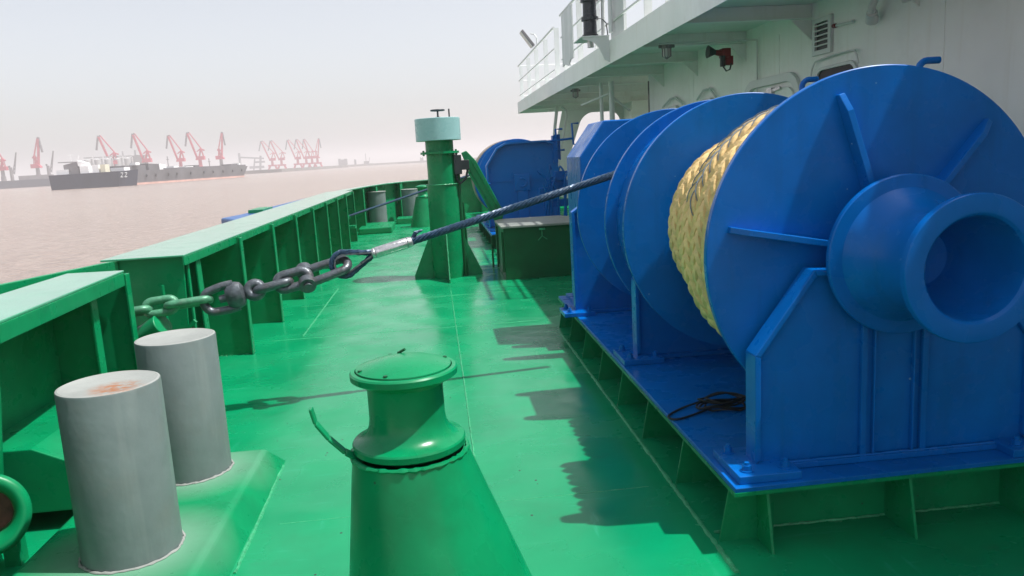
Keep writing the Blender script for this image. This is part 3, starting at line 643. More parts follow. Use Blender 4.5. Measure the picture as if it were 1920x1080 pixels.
for i in range(len(pts) - 1): mb.bar(pts[i], pts[i + 1] + (pts[i + 1] - pts[i]) * 0.1, 0.056, 0.012, up=(pts[i + 1] - pts[i]).cross(side))
mb.build('thimble', 'chain', tw)

ch = thing('tow_chain', (-1.5, 5.65, 0.8), 'heavy grey shackle, swivel and chain reaching to the bulwark gap, green at its end', 'chain')
cd = (Vector((-0.72, 5.745, 1.03)) - Vector((-1.55, 5.645, 0.87))).normalized()
V = Vector((0, 0, 1)); Hn = Vector((0.12, -1, 0.35))
# shackle: bow round the thimble, pin at the left end
sc_ = Vector((-0.985, 5.71, 0.955)); bowc = Vector((-0.735, 5.742, 1.022)); sd = (bowc - sc_).normalized(); sn = Vector((0.05, -0.80, -0.42)); sn = (sn - sd * sn.dot(sd)).normalized()
pts = [sc_ + sn * 0.085, sc_ + sn * 0.086 + sd * 0.12] + [bowc + (sn * math.cos(a * math.pi / 10) + sd * 0.75 * math.sin(a * math.pi / 10)) * 0.075 for a in range(11)] + [sc_ - sn * 0.086 + sd * 0.12, sc_ - sn * 0.085]
mb = MB(); mb.tube(smooth_path(pts, 3), 0.032, n=12)
for s_ in (1, -1): mb.cyl(sc_ + sn * s_ * 0.052, sc_ + sn * s_ * 0.118, 0.060, n=20)
sk = mb.build('shackle', 'chain', ch, bevel=0.008)
mb = MB(); mb.cyl(sc_ - sn * 0.13, sc_ + sn * 0.135, 0.030, n=16); mb.lathe([(0, 0)], (0, 0, 0)) if False else None; mb.cyl(sc_ + sn * 0.135, sc_ + sn * 0.142, 0.036, n=16); mb.build('pin', 'chain', sk, bevel=0.003)
# links between shackle and swivel
def link(c, n_, L=0.26, Wd=0.155, r=0.030, m='chain', t=cd, stud=False):
    mb = MB(); stad(c, t, n_, L, Wd, r, mb)
    if stud: nn = Vector(n_); nn = (nn - Vector(t) * nn.dot(Vector(t))).normalized(); mb.cyl(Vector(c) - nn * (Wd / 2 - r), Vector(c) + nn * (Wd / 2 - r), 0.020, n=10)
    mb.build('chain_link', m, ch)
link((-1.075, 5.695, 0.945), (0, 0.35, 1), 0.30, 0.175, 0.034)
link((-1.215, 5.682, 0.915), (0.05, -1, 0.15), 0.30, 0.165, 0.032, stud=True)
# swivel: eye ring, round-shouldered body, bow
c0 = Vector((-1.36, 5.665, 0.893))
mb = MB(); stad(c0 + cd * 0.015, cd, (0, 0.3, 1), 0.165, 0.165, 0.036, mb); sw = mb.build('swivel', 'chain', ch)
mb = MB(); t, a_, b_ = frame(cd)
prof = [(0.0, 0.055), (0.045, 0.052), (0.075, 0.035), (0.086, 0.0), (0.080, -0.05), (0.060, -0.075), (0.035, -0.08), (0.0, -0.08)]
cb0 = c0 - cd * 0.11; n = 28; vs = []
for r_, h_ in prof:
    for k in range(n): vs.append(cb0 + cd * h_ + (a_ * math.cos(2 * math.pi * k / n) * 0.8 + b_ * math.sin(2 * math.pi * k / n) * 1.15) * r_)
mb.add(vs, [(i * n + k, i * n + (k + 1) % n, (i + 1) * n + (k + 1) % n, (i + 1) * n + k) for i in range(len(prof) - 1) for k in range(n)], True)
mb.build('swivel_body', 'chain', sw)
mb = MB(); bc = c0 - cd * 0.225; nn = (b_ * 1.0).normalized()
pts = [cb0 + nn * 0.085 - cd * 0.01, bc + nn * 0.088 + cd * 0.03] + [bc - cd * 0.055 + (nn * math.cos(q * math.pi / 10) - cd * 0.85 * math.sin(q * math.pi / 10)) * 0.078 for q in range(11)] + [bc - nn * 0.088 + cd * 0.03, cb0 - nn * 0.085 - cd * 0.01]
mb.tube(smooth_path(pts, 3), 0.030, n=12); mb.cyl(cb0 - cd * 0.06, cb0 - cd * 0.125, 0.030, 0.028, n=14); mb.build('swivel_bow', 'chain', sw)
cd2 = (Vector((-1.66, 5.63, 0.842)) - Vector((-2.2, 5.566, 0.80))).normalized()
link((-1.80, 5.615, 0.845), (0.0, -1, 0.3), 0.34, 0.15, 0.029, 'chaingreen', cd2)
link((-1.985, 5.59, 0.838), (0, 0.3, 1), 0.26, 0.15, 0.029, 'chaingreen', cd2)
link((-2.175, 5.57, 0.815), (0.0, -1, 0.3), 0.28, 0.15, 0.029, 'chaingreen', cd2)
link((-2.35, 5.555, 0.80), (0.3, 0.3, 1), 0.24, 0.15, 0.029, 'chaingreen', cd2)

# fairlead roller in the opening
fr = thing('chain_roller', (-2.15, 5.72, 0.4), 'short green pipe roller poking up behind the bitts under the chain', 'roller')
a = Vector((-2.33, 5.66, 0.50)); b = Vector((-1.975, 5.56, 0.715)); t = (b - a).normalized()
mb = MB(); mb.cyl(a, b, 0.085, n=28); mb.build('pipe', 'green', fr, bevel=0.006)
mb = MB(); mb.cyl(a + t * 0.20, a + t * 0.225, 0.094, n=28); mb.cyl(a + t * 0.24, a + t * 0.255, 0.094, n=28); mb.cyl(a + t * 0.17, a + t * 0.185, 0.094, n=28); mb.build('collar', 'green_dark', fr)
mb = MB(); mb.bar((-2.2, 5.75, 0), (-2.2, 5.75, 0.50), 0.09, 0.012); mb.build('bracket', 'green', fr)
mb = MB(); mb.bar((-2.05, 5.86, 0.0), (-2.05, 5.86, 0.95), 0.04, 0.012); mb.bar((-1.99, 5.9, 0.55), (-1.86, 5.9, 0.66), 0.03, 0.03); mb.build('guide_strip', 'green', fr)

# bell-mouth lead, far lower left
bm_ = thing('pipe_lead', (-2.16, 3.62, 0), 'flared green pipe mouth with a dark rusty bore at the left picture edge', 'pipe fairlead')
o_ = Vector((-2.12, 3.48, 0.29)); ax = Vector((0.35, -1, 0.25)).normalized(); t, a_, b_ = frame(ax)
prof = [(0.10, -0.16), (0.115, -0.10), (0.15, -0.05), (0.185, -0.015), (0.19, 0.01), (0.175, 0.032), (0.150, 0.034), (0.125, 0.010), (0.105, -0.05), (0.095, -0.16)]
n = 48; mb = MB(); vs = []
for r_, h_ in prof:
    for k in range(n): vs.append(o_ + ax * h_ + (a_ * math.cos(2 * math.pi * k / n) + b_ * math.sin(2 * math.pi * k / n)) * r_)
mb.add(vs, [(i * n + k, i * n + (k + 1) % n, (i + 1) * n + (k + 1) % n, (i + 1) * n + k) for i in range(len(prof) - 1) for k in range(n)], True); mb.build('mouth', 'green', bm_, sharp=60)
M_['rustbore'] = mat('rusty_bore', (0.16, 0.07, 0.05), 0.7, 0.3, var=0.4, nscale=20)
mb = MB(); mb.cyl(o_ - ax * 0.15, o_ - ax * 0.14, 0.098, n=32); mb.build('bore', 'rustbore', bm_)
mb = MB(); mb.bar((-2.07, 3.58, 0.0), (-2.07, 3.58, 0.16), 0.07, 0.07, up=Vector((0, 1, 0))); mb.build('post', 'green', bm_)

# black cable coil on the foundation plate
cc = thing('cable_coil', (1.5, 4.0, 0.298), 'small coil of black cable lying on the blue plate under the near drum', 'cable')
mb = MB()
for k in range(5):
    pts = []; ra = random.uniform(0.10, 0.16); rb = random.uniform(0.05, 0.08); cx_, cy_ = 1.50 + random.uniform(-.02, .03), 4.02 + random.uniform(-.03, .03); ph = random.uniform(-.3, .3)
    for i in range(24):
        a = i * math.pi / 12; x, y = ra * math.cos(a), rb * math.sin(a)
        pts.append((cx_ + x * math.cos(ph) - y * math.sin(ph), cy_ + x * math.sin(ph) + y * math.cos(ph), 0.309 + 0.012 * k + 0.008 * math.sin(3 * a + k)))
    mb.tube(pts, 0.006, n=6, closed=True)
mb.tube(smooth_path([Vector(p) for p in ((1.40, 4.08, 0.32), (1.27, 4.03, 0.306), (1.17, 3.93, 0.306), (1.20, 3.87, 0.306), (1.33, 3.93, 0.307), (1.45, 3.98, 0.32))]), 0.006, n=6)
mb.build('cable_loops', 'black', cc)

# ------------------------------------------------------------------ FAR WINCH
X2, Z2 = 1.80, 1.20
w2 = thing('mooring_winch', (1.8, 17.5, 0), 'farther blue winch with a chamfered end housing, beyond the green deck box', 'winch')
M_['blue_far'] = mat('blue_housing_paint', (0.0, 0.135, 0.46), 0.35, 0.3, var=0.06, nscale=2)
polyE = [(1.075, 0.32), (1.075, 1.57), (1.30, 1.90), (1.48, 1.99), (2.30, 2.00), (2.45, 1.94), (2.55, 1.70), (2.55, 0.32)]
mb = MB(); mb.prism(polyE, 'y', 15.95, 16.25); hsg = mb.build('end_housing', 'blue_far', w2, bevel=0.004)
st = MB()
for p, q in zip(polyE[:5], polyE[1:6]): st.bar((p[0], 15.90, p[1]), (q[0], 15.90, q[1]), 0.035, 0.14, up=Vector((0, 1, 0)))
st.build('edge_strip', 'blue_far', hsg)
mb = MB(); mb.box(1.62, 1.95, 15.90, 15.95, 1.02, 1.36); mb.box(1.68, 1.90, 15.91, 15.95, 0.4, 1.02); mb.build('bearing_box', 'blue_far', hsg, bevel=0.012)
mb = MB(); mb.tube([(1.785 + 0.085 * math.cos(R(a)), 15.895, 1.19 + 0.085 * math.sin(R(a))) for a in range(-120, 121, 15)], 0.018, n=8); mb.build('boss', 'blue_far', hsg)
mb = MB(); mb.cyl((1.12, 15.92, 1.20), (0.80, 15.7, 1.28), 0.02, n=8); mb.box(1.07, 2.55, 15.93, 15.95, 1.22, 1.235); mb.build('seam_strip', 'blue_far', hsg)
for y in (17.1, 18.2, 19.3): flange(w2, y, 0.90, name='drum_flange', xc=1.82, zc=1.20, n=80)
mb = MB(); mb.cyl((1.82, 16.25, 1.2), (1.82, 19.6, 1.2), 0.4, n=40); mb.build('drum', 'blue', w2)
mb = MB(); mb.cyl((1.82, 18.24, 1.2), (1.82, 19.26, 1.2), 0.915, n=64); mb.cyl((1.82, 17.2, 1.2), (1.82, 18.1, 1.2), 0.6, n=48); mb.build('rope_pack', mat('weathered_rope', (0.30, 0.26, 0.22), 0.8, 0.2, var=0.5, nscale=14, bump=0.02, bscale=24), w2)
mb = MB(); mb.box(1.0, 2.9, 14.6, 19.8, 0.24, 0.30); w2b = mb.build('top_plate', 'blue', w2, bevel=0.005)
mb = MB(); mb.box(1.12, 2.8, 14.75, 19.7, 0.0, 0.24)
for y in (15.0, 15.8, 16.6, 17.4, 18.2, 19.0): mb.box(1.01, 1.12, y, y + 0.012, 0.0, 0.24)
mb.build('foundation', 'green_dark', w2)
mb = MB(); mb.bar((2.50, 16.0, 1.55), (2.50, 16.0, 2.10), 0.20, 0.10); mb.prism([(2.30, 1.75), (2.62, 1.60), (2.62, 2.12), (2.50, 2.12)], 'y', 15.98, 16.08); mb.build('lever_bracket', 'blue', w2)
for x_, z_ in ((2.52, 2.12), (2.86, 2.22)):
    mb = MB(); mb.tube([(x_ + 0.14, 15.9, z_ + 0.10), (x_, 15.9, z_ + 0.10), (x_ + 0.02, 15.9, z_ - 0.32), (x_ + 0.17, 15.9, z_ - 0.32)], 0.022, n=8); mb.build('crank_handle', 'blue', w2)
mb = MB(); mb.cyl((2.2, 15.9, 1.98), (2.88, 15.9, 2.02), 0.022, n=8); mb.build('crank_shaft', 'blue', w2)
# hydraulic valve block
hy = thing('hydraulic_block', (2.3, 15.0, 0.3), 'cluster of blue hydraulic valves and hoses in front of the far winch', 'valve block')
mb = MB(); mb.box(1.98, 2.16, 14.8, 14.95, 0.95, 1.10); mb.box(2.20, 2.62, 14.85, 15.1, 1.05, 1.22); mb.box(2.30, 2.50, 14.8, 15.05, 1.22, 1.40); mb.box(2.1, 2.55, 14.9, 15.1, 0.72, 0.86)
mb.cyl((2.28, 14.78, 1.12), (2.28, 15.0, 1.12), 0.07, n=16); mb.cyl((2.55, 14.78, 1.10), (2.55, 15.0, 1.10), 0.08, n=16); mb.build('valve_body', 'blue', hy, bevel=0.01)
mb = MB()
for k in range(9):
    x0_ = 2.02 + 0.07 * k; z0_ = random.uniform(0.95, 1.45)
    mb.tube(smooth_path([Vector((x0_, 14.8, z0_)), Vector((x0_ + random.uniform(-.1, .15), 14.7, z0_ + 0.08)), Vector((x0_ + random.uniform(-.05, .15), 14.72, z0_ - 0.2)), Vector((x0_ + random.uniform(-.05, .1), 14.8, 0.35))], 3), 0.018, n=6)
mb.build('hose', 'blue', hy)
mb = MB(); mb.bar((2.10, 14.95, 0.30), (2.10, 14.95, 0.95), 0.05, 0.05); mb.bar((2.5, 14.95, 0.30), (2.5, 14.95, 1.05), 0.05, 0.05); mb.build('stand', 'blue', hy)

# second wire from bulwark to far winch
w3 = thing('tow_wire', (-0.5, 17.5, 1.0), 'thin distant wire rope running past the column to the farther winch', 'wire rope')
mb = MB(); mb.cyl((-1.93, 17.4, 0.63), (0.98, 18.6, 1.38), 0.026, n=8); mb.build('wire', 'wire', w3)
mb = MB(); mb.cyl((-1.93, 17.4, 0.63), (-2.02, 17.36, 0.55), 0.05, 0.05, n=8); mb.box(-2.1, -1.8, 17.2, 17.5, 0.36, 0.42); mb.build('lead_block', 'green', w3)

# ------------------------------------------------------------------ DECKHOUSE WITH OVERHANG
dh = thing('deckhouse', (4.2, 8, 0), 'white ship deckhouse wall with an overhanging upper deck on the right', 'deckhouse')
XW = 4.2; XO = 2.71; Z0, Z1 = 3.0, 3.33
mb = MB(); mb.box(XW, XW + 0.2, -4, 14.9, 0, Z0 + 0.2); mb.build('wall', 'white', dh)
mb = MB(); mb.box(XO, 9.0, -4, 24.2, Z0 + 0.18, Z0 + 0.20); mb.build('upper_deck', 'white', dh)
mb = MB(); mb.box(XO - 0.012, XO, -4, 24.2, Z0, Z1); mb.box(XO, 9.0, 24.188, 24.2, Z0, Z1); mb.build('fascia', 'white', dh, bevel=0.003)
mb = MB(); mb.box(4.9, 9.0, -4, 12.5, Z1 + 0.0, 6.1); mb.build('unseen_upper_block', 'white', dh)  # out-of-view block added above the overhang to cut sky light from the right
for y in (1.0, 2.9, 4.7, 6.5, 8.4, 10.2, 12.1, 13.9, 15.7, 17.5, 19.3, 21.1, 22.8):
    xe = XW - 0.002 if y < 14.9 else 8.9
    mb = MB(); mb.box(XO + 0.001, xe, y - 0.006, y + 0.006, 3.04, Z0 + 0.178); mb.box(XO + 0.002, xe - 0.05, y - 0.05, y + 0.05, 3.028, 3.04)
    o = mb.build('deck_beam', 'white', dh)
    if y < 14.9:
        g = MB(); g.prism([(XW - 0.003, 3.02), (XW - 0.24, 3.02), (XW - 0.003, 2.80)], 'y', y - 0.008, y + 0.008); g.build('gusset', 'white', o)
# vertical door-jamb edge at the end of the wall and recessed bulkheads behind
mb = MB(); mb.box(XW - 0.01, XW + 0.01, 14.86, 14.92, 0, 3.0); mb.build('corner_seal', 'dark', dh)
# far end bulkhead, with a big rounded opening, profile in x,z at y 20..24
def plate_with_hole(mb, outer, hole, axis, a, b):
    """outer and hole: same-length loops, hole inside outer"""
    n = len(outer)
    def p3(p, d): return (p[0], d, p[1]) if axis == 'y' else (d, p[0], p[1])
    vs = [p3(p, a) for p in outer] + [p3(p, a) for p in hole] + [p3(p, b) for p in outer] + [p3(p, b) for p in hole]
    fs = []
    for i in range(n):
        j = (i + 1) % n
        fs += [(i, j, n + j, n + i), (2 * n + j, 2 * n + i, 3 * n + i, 3 * n + j), (n + i, n + j, 3 * n + j, 3 * n + i), (j, i, 2 * n + i, 2 * n + j)]
    mb.add(vs, fs)
def rrect(x0, x1, z0, z1, r, n=6, skew=0.0):
    out = []
    for cx_, cz_, a0 in ((x1 - r, z1 - r, 0), (x0 + r, z1 - r, 90), (x0 + r, z0 + r, 180), (x1 - r, z0 + r, 270)):
        for k in range(n + 1):
            a = R(a0 + 90 * k / n); x = cx_ + r * math.cos(a); z = cz_ + r * math.sin(a); out.append((x + skew * (z - z0), z))
    return out
yb = 22.0
hole = rrect(3.80, 5.35, 1.45, 2.82, 0.28, 6, 0.0)
hole = [(x + (0.36 * (z - 1.45) if x < 4.4 else 0), z) for x, z in hole]
def box_loop(h, x0, x1, z0, z1, slope):
    out = []
    cx_, cz_ = 4.6, 2.1
    for x, z in h:
        dx, dz = x - cx_, z - cz_; k = 1e9
        if dx > 0: k = min(k, (x1 - cx_) / dx)
        if dx < 0: k = min(k, (x0 - cx_) / dx)
        if dz > 0: k = min(k, (z1 - cz_) / dz)
        if dz < 0: k = min(k, (z0 - cz_) / dz)
        out.append((cx_ + dx * k, cz_ + dz * k))
    return out
mb = MB(); outer = box_loop(hole, 3.36, 8.0, 0.0, 3.03, 0); outer = [(x + (0.12 * (z - 1.6) if x < 3.5 else 0), z) for x, z in outer]
plate_with_hole(mb, outer, hole, 'y', yb, yb + 0.05); mb.build('end_bulkhead', 'white', dh)
mb = MB(); mb.box(3.3, 5.6, 21.9, 21.99, 2.90, 2.96); mb.box(5.45, 8.5, 21.0, 21.99, 0, 3.0); mb.box(5.40, 8.5, 20.9, 21.0, 2.60, 2.66); mb.box(5.3, 8.5, 20.9, 21.0, 2.2, 2.25); mb.build('inner_bulkhead', 'white', dh)
mb = MB(); mb.tube([(3.50, 21.6, 3.0), (3.42, 21.6, 2.5), (3.30, 21.6, 1.5), (3.25, 21.6, 0)], 0.045, n=10); mb.tube([(3.62, 21.6, 3.0), (3.75, 21.6, 2.88), (3.75, 21.6, 2.7), (3.48, 21.6, 1.5), (3.40, 21.6, 0)], 0.035, n=10); mb.build('drain_pipe', 'white_r', dh)
for x, y, r_ in ((3.24, 14.75, 0.035), (3.38, 14.5, 0.05)):
    mb = MB(); mb.cyl((x, y, 0), (x, y, 3.0), r_, n=16); mb.build('pillar_pipe', 'white_r', dh)
mb = MB(); mb.bar((3.42, 14.6, 2.72), (3.75, 14.6, 2.45), 0.05, 0.03); mb.bar((3.35, 14.6, 2.78), (2.9, 15.0, 2.62), 0.03, 0.03); mb.build('brace', 'white_r', dh)

mb = MB(); mb.cyl((2.9, 9.78, 3.015), (4.17, 9.78, 3.015), 0.012, n=8); mb.cyl((4.17, 9.78, 3.015), (4.17, 9.78, 2.2), 0.012, n=8); mb.cyl((4.17, 6.0, 2.95), (4.17, -3, 2.95), 0.014, n=8); mb.build('conduit', 'white_r', dh)
for y in (3.2, 6.15, 9.2, 12.3): bead([(XW - 0.002, y, 0.3), (XW - 0.002, y, 2.98)], 0.004, 0.002, 0.05).build('plate_seam', 'white', dh)
# louvre vent, windows, door, portholes on the wall (facing -x)
def wall_poly(mb, loop, x0, x1): mb.prism(loop, 'x', x0, x1)
vt = thing('vent_grille', (XW, 8.13, 2.6), 'small white louvred vent grille high on the deckhouse wall', 'vent grille')
mb = MB(); ho = [(7.99, 2.67), (8.27, 2.67), (8.27, 2.95), (7.99, 2.95)]; ou = [(7.93, 2.62), (8.33, 2.62), (8.33, 3.0), (7.93, 3.0)]
plate_with_hole(mb, ou, ho, 'x', XW - 0.035, XW - 0.002); mb.build('frame', 'white_r', vt, bevel=0.003)
mb = MB(); mb.box(XW - 0.008, XW - 0.003, 7.99, 8.27, 2.67, 2.95); mb.build('backing', 'dark', vt)
mb = MB()
for k in range(5): mb.bar((XW - 0.022, 7.99, 2.715 + k * 0.052), (XW - 0.022, 8.27, 2.715 + k * 0.052), 0.022, 0.014)
mb.build('slats', 'white_r', vt)
wd = thing('window', (XW, 7.82, 1.9), 'dark rounded window with a white frame just above the near winch drum', 'window')
ho = rrect(7.46, 8.24, 1.75, 2.455, 0.12); ou = rrect(7.42, 8.28, 1.71, 2.49, 0.15)
mb = MB(); plate_with_hole(mb, ou, ho, 'x', XW - 0.03, XW - 0.002); mb.build('frame', 'white_r', wd, bevel=0.004)
mb = MB(); wall_poly(mb, ho, XW - 0.012, XW - 0.008); mb.build('pane', 'glass', wd)
mb = MB(); e = [(XW - 0.04, 8.33, 2.42), (XW - 0.04, 8.28, 2.52), (XW - 0.04, 8.15, 2.565), (XW - 0.04, 7.55, 2.58), (XW - 0.04, 7.42, 2.54), (XW - 0.04, 7.37, 2.44)]; mb.tube(smooth_path([Vector(p) for p in e]), 0.010, n=6); mb.build('drip_rail', 'white_r', wd)
dr = thing('door', (XW, 9.4, 0.3), 'white weathertight steel door with rounded corners in the deckhouse wall', 'door')
ho = rrect(8.68, 10.12, 0.35, 2.42, 0.25); ou = rrect(8.58, 10.22, 0.25, 2.52, 0.32)
mb = MB(); plate_with_hole(mb, ou, ho, 'x', XW - 0.05, XW - 0.002); mb.build('frame', 'white_r', dr, bevel=0.006)
mb = MB(); wall_poly(mb, rrect(8.74, 10.06, 0.40, 2.36, 0.22), XW - 0.035, XW - 0.004); mb.build('leaf', 'white', dr, bevel=0.006)
mb = MB(); mb.bar((XW - 0.06, 9.55, 2.32), (XW - 0.06, 9.05, 2.36), 0.02, 0.03); mb.box(XW - 0.08, XW - 0.035, 9.25, 9.40, 2.30, 2.38); mb.build('clip', 'alu', dr)
for (ya, yb_, lab) in ((11.2, 12.0, 'nearer of two small portholes with an eyebrow rail on the white wall'), (12.7, 13.85, 'farther of two small portholes with an eyebrow rail on the white wall')):
    yc = (ya + yb_) / 2
    po = thing('porthole', (XW, yc, 2.1), lab, 'porthole')
    ho = rrect(yc - 0.22, yc + 0.22, 1.95, 2.36, 0.12); ou = rrect(yc - 0.30, yc + 0.30, 1.88, 2.43, 0.16)
    mb = MB(); plate_with_hole(mb, ou, ho, 'x', XW - 0.06, XW - 0.002); mb.build('frame', 'white_r', po, bevel=0.004)
    mb = MB(); wall_poly(mb, ho, XW - 0.02, XW - 0.015); mb.build('pane', 'glass', po)
    mb = MB(); mb.tube([(XW - 0.05, yb_, 2.44), (XW - 0.05, yc + 0.12, 2.555), (XW - 0.05, yc - 0.15, 2.56), (XW - 0.05, ya, 2.42)], 0.018, n=6); mb.build('eyebrow', 'white_r', po)
hn = thing('hook_latch', (XW, 7.68, 2.84), 'small white horizontal latch handle on the wall right of the vent grille', 'latch')
mb = MB(); mb.cyl((XW - 0.03, 7.86, 2.865), (XW - 0.03, 7.50, 2.85), 0.014, n=8); mb.build('rod', 'white_r', hn)
mb = MB(); mb.cyl((XW - 0.035, 7.82, 2.863), (XW - 0.035, 7.87, 2.866), 0.022, n=8); mb.build('knob', 'red', hn)
wl = thing('wall_lamp', (XW, 7.0, 2.9), 'white swan-neck lamp bracket high on the wall at the top picture edge', 'lamp')
mb = MB(); mb.tube([(XW, 6.95, 3.02), (XW - 0.10, 6.97, 3.0), (XW - 0.13, 7.0, 2.90), (XW - 0.10, 7.05, 2.84)], 0.035, n=10); mb.cyl((XW - 0.11, 7.03, 2.85), (XW - 0.07, 7.1, 2.79), 0.05, 0.06, n=14); mb.build('arm', 'white_r', wl)
mb = MB(); mb.cyl((XW - 0.12, 6.55, 2.99), (XW - 0.10, 6.5, 2.86), 0.08, 0.05, n=16); mb.build('shade', 'white_r', wl)
al = thing('alarm_horn', (3.95, 10.5, 2.8), 'red and grey alarm horn under the overhang beside a deck beam', 'alarm horn')
mb = MB(); mb.cyl((3.84, 10.42, 2.96), (3.98, 10.42, 2.93), 0.03, 0.05, n=12); mb.box(3.94, 4.06, 10.36, 10.50, 2.88, 3.00); mb.box(3.98, 4.10, 10.38, 10.46, 2.78, 2.90); mb.build('body', 'red', al, bevel=0.01)
mb = MB(); mb.cyl((3.86, 10.40, 2.955), (3.75, 10.40, 2.965), 0.028, 0.085, n=18); mb.cyl((3.94, 10.36, 2.90), (3.94, 10.36, 2.76), 0.035, n=10); mb.tube([(3.94, 10.36, 2.77), (3.99, 10.36, 2.70), (4.04, 10.36, 2.72), (4.06, 10.36, 2.80)], 0.01, n=6); mb.build('horn', 'dark', al)
for (x, y, lab) in ((3.02, 9.85, 'nearer caged glass lamp hanging from the overhang ceiling'), (3.02, 16.2, 'farther caged lamp hanging under the overhang near its outer end')):
    cl = thing('ceiling_lamp', (x, y, 2.85), lab, 'lamp')
    mb = MB(); mb.cyl((x, y, 3.028), (x, y, 2.96), 0.075, 0.065, n=20); mb.cyl((x - 0.10, y, 2.99), (x + .10, y, 2.99), 0.02, n=8); mb.build('base', 'cranegrey', cl)
    mb = MB(); mb.lathe([(0.045, 2.96), (0.045, 2.88), (0.035, 2.855), (0.0, 2.845)], (x, y, 0), n=20); mb.build('globe', 'lens', cl)
    mb = MB()
    for a in range(4): mb.tube([(x + 0.056 * math.cos(a * math.pi / 4 + k * math.pi), y + 0.056 * math.sin(a * math.pi / 4 + k * math.pi), z) for k, z in ((0, 2.96), (0, 2.87))] + [(x, y, 2.835)] + [(x - 0.056 * math.cos(a * math.pi / 4), y - 0.056 * math.sin(a * math.pi / 4), z) for z in (2.87, 2.96)], 0.006, n=5)
    mb.build('cage', 'cranegrey', cl)

# railing of the upper deck
rl = thing('railing', (2.74, 17, Z1), 'white three-bar railing along the edge of the upper deck', 'railing')
def posts(ys, zt, x=2.745):
    for y in ys:
        mb = MB(); mb.box(x + 0.012, x + 0.115, y - 0.006, y + 0.006, Z1 + 0.001, zt); mb.bar((x, y, Z1 + 0.01), (x + 0.2, y, Z1 + 0.25), 0.03, 0.012) if False else None
        mb.build('post', 'white_r', rl)
posts((23.8, 21.95, 20.3, 18.65, 17.0), 4.37); posts((15.9, 14.4, 12.9, 9.9, 9.0), 4.46)
for y0_, y1_, zt in ((23.85, 16.95, 4.37), (16.05, 8.95, 4.46)):
    for z, r_ in ((zt, 0.026), (zt - 0.43, 0.018), (zt - 0.86, 0.018)):
        mb = MB(); mb.cyl((2.745, y0_, z), (2.745, y1_, z), r_, n=10); mb.build('rail', 'white_r', rl)
for z in (4.37, 3.94, 3.5):
    mb = MB(); mb.cyl((2.745, 23.85, z), (6.0, 23.85, z), 0.02, n=10); mb.build('rail', 'white_r', rl)
for x in (3.6, 4.5, 5.4):
    mb = MB(); mb.box(x - 0.03, x + 0.03, 23.84, 23.86, Z1, 4.37); mb.build('post', 'white_r', rl)
mb = MB(); mb.prism([(11.75, Z1), (10.95, Z1), (10.95, 5.2), (11.75, 5.2)], 'x', 2.76, 2.80); tag(mb.build('mast_plate', 'white_r'), 'broad white upright plate on the upper deck edge beside the black lantern', 'upright')
cv = MB(); pts_ = []
for i in range(9):
    y = 15.75 - i * 0.14; pts_.append((y, 0.02 * math.sin(i * 1.7)))
vs = [(2.70 + o2, y, 3.42 + 0.05 * math.sin(i)) for i, (y, o2) in enumerate(pts_)] + [(2.71 + o2 * 0.4, y, 4.42) for y, o2 in pts_]
vs += [(x + 0.02, y, z) for x, y, z in vs]; k = 9
fs = [(i, i + 1, k + i + 1, k + i) for i in range(8)] + [(2 * k + i + 1, 2 * k + i, 3 * k + i, 3 * k + i + 1) for i in range(8)] + [(0, k, 3 * k, 2 * k), (k - 1, 3 * k - 1, 4 * k - 1, 2 * k - 1)]
cv.add(vs, fs, True); tag(cv.build('canvas_sheet', 'white_r'), 'pale canvas sheet tied over the upper railing left of the black lantern', 'canvas')
# double navigation lantern on a bracket
lx, ly = 2.48, 11.9
ln = thing('signal_lantern', (lx, ly, 3.38), 'black double-stacked signal lantern on a bracket at the upper deck edge', 'lantern')
mb = MB(); mb.prism([(2.30, 3.39), (2.697, 3.39), (2.697, 3.02), (2.62, 3.06), (2.55, 3.22), (2.46, 3.32), (2.30, 3.36)], 'y', ly - 0.3, ly - 0.29); mb.box(2.28, 2.697, ly - 0.32, ly + 0.32, 3.39, 3.405); mb.build('bracket', 'white_r', ln)
k_ = 1.0
mb = MB(); mb.lathe([(rr_ * 0.86, 3.43 + (zz_ - 3.43) * 0.84) for rr_, zz_ in [(0.14, 3.43), (0.14, 3.47), (0.12, 3.48), (0.115, 3.70), (0.15, 3.71), (0.15, 3.77), (0.12, 3.78), (0.115, 4.02), (0.155, 4.03), (0.15, 4.10), (0.09, 4.13), (0.0, 4.13)]], (lx, ly, 0), n=32); mb.build('housing', mat('lantern_black', (0.02, 0.025, 0.03), 0.3, 0.5), ln)
mb = MB(); mb.tube([(lx + 0.095 * math.cos(a * math.pi / 10), ly, 3.99 + 0.06 * math.sin(a * math.pi / 10)) for a in range(11)], 0.010, n=6); mb.build('handle', 'dark', ln); mb = MB(); mb.tube([(lx + 0.12, ly, 3.70), (lx + 0.19, ly, 3.69), (lx + 0.25, ly, 3.62), (lx + 0.27, ly, 3.42)], 0.009, n=6); mb.build('cable', 'dark', ln)
mb = MB(); mb.cyl((lx, ly, 3.405), (lx, ly, 3.43), 0.16, n=32); mb.cyl((lx, ly, 3.28), (lx, ly, 3.39), 0.05, n=12); mb.build('base_ring', 'alu', ln)
hp = MB(); hp.tube([(2.70, 12.4 - 0.9, 3.42), (2.70, 11.5, 3.95), (2.70, 11.53, 4.0), (2.70, 11.62, 4.02), (2.70, 11.88, 4.02), (2.70, 11.95, 3.98), (2.70, 11.97, 3.9), (2.70, 12.0, 3.42)], 0.03, n=10)
tag(hp.build('hoop_bar', 'white_r'), 'short white hooped pipe between the lantern and the upright plate', 'hoop')
fl = thing('floodlight', (2.62, 19.9, 4.3), 'slim grey floodlight tilted outward on top of the upper railing', 'floodlight')
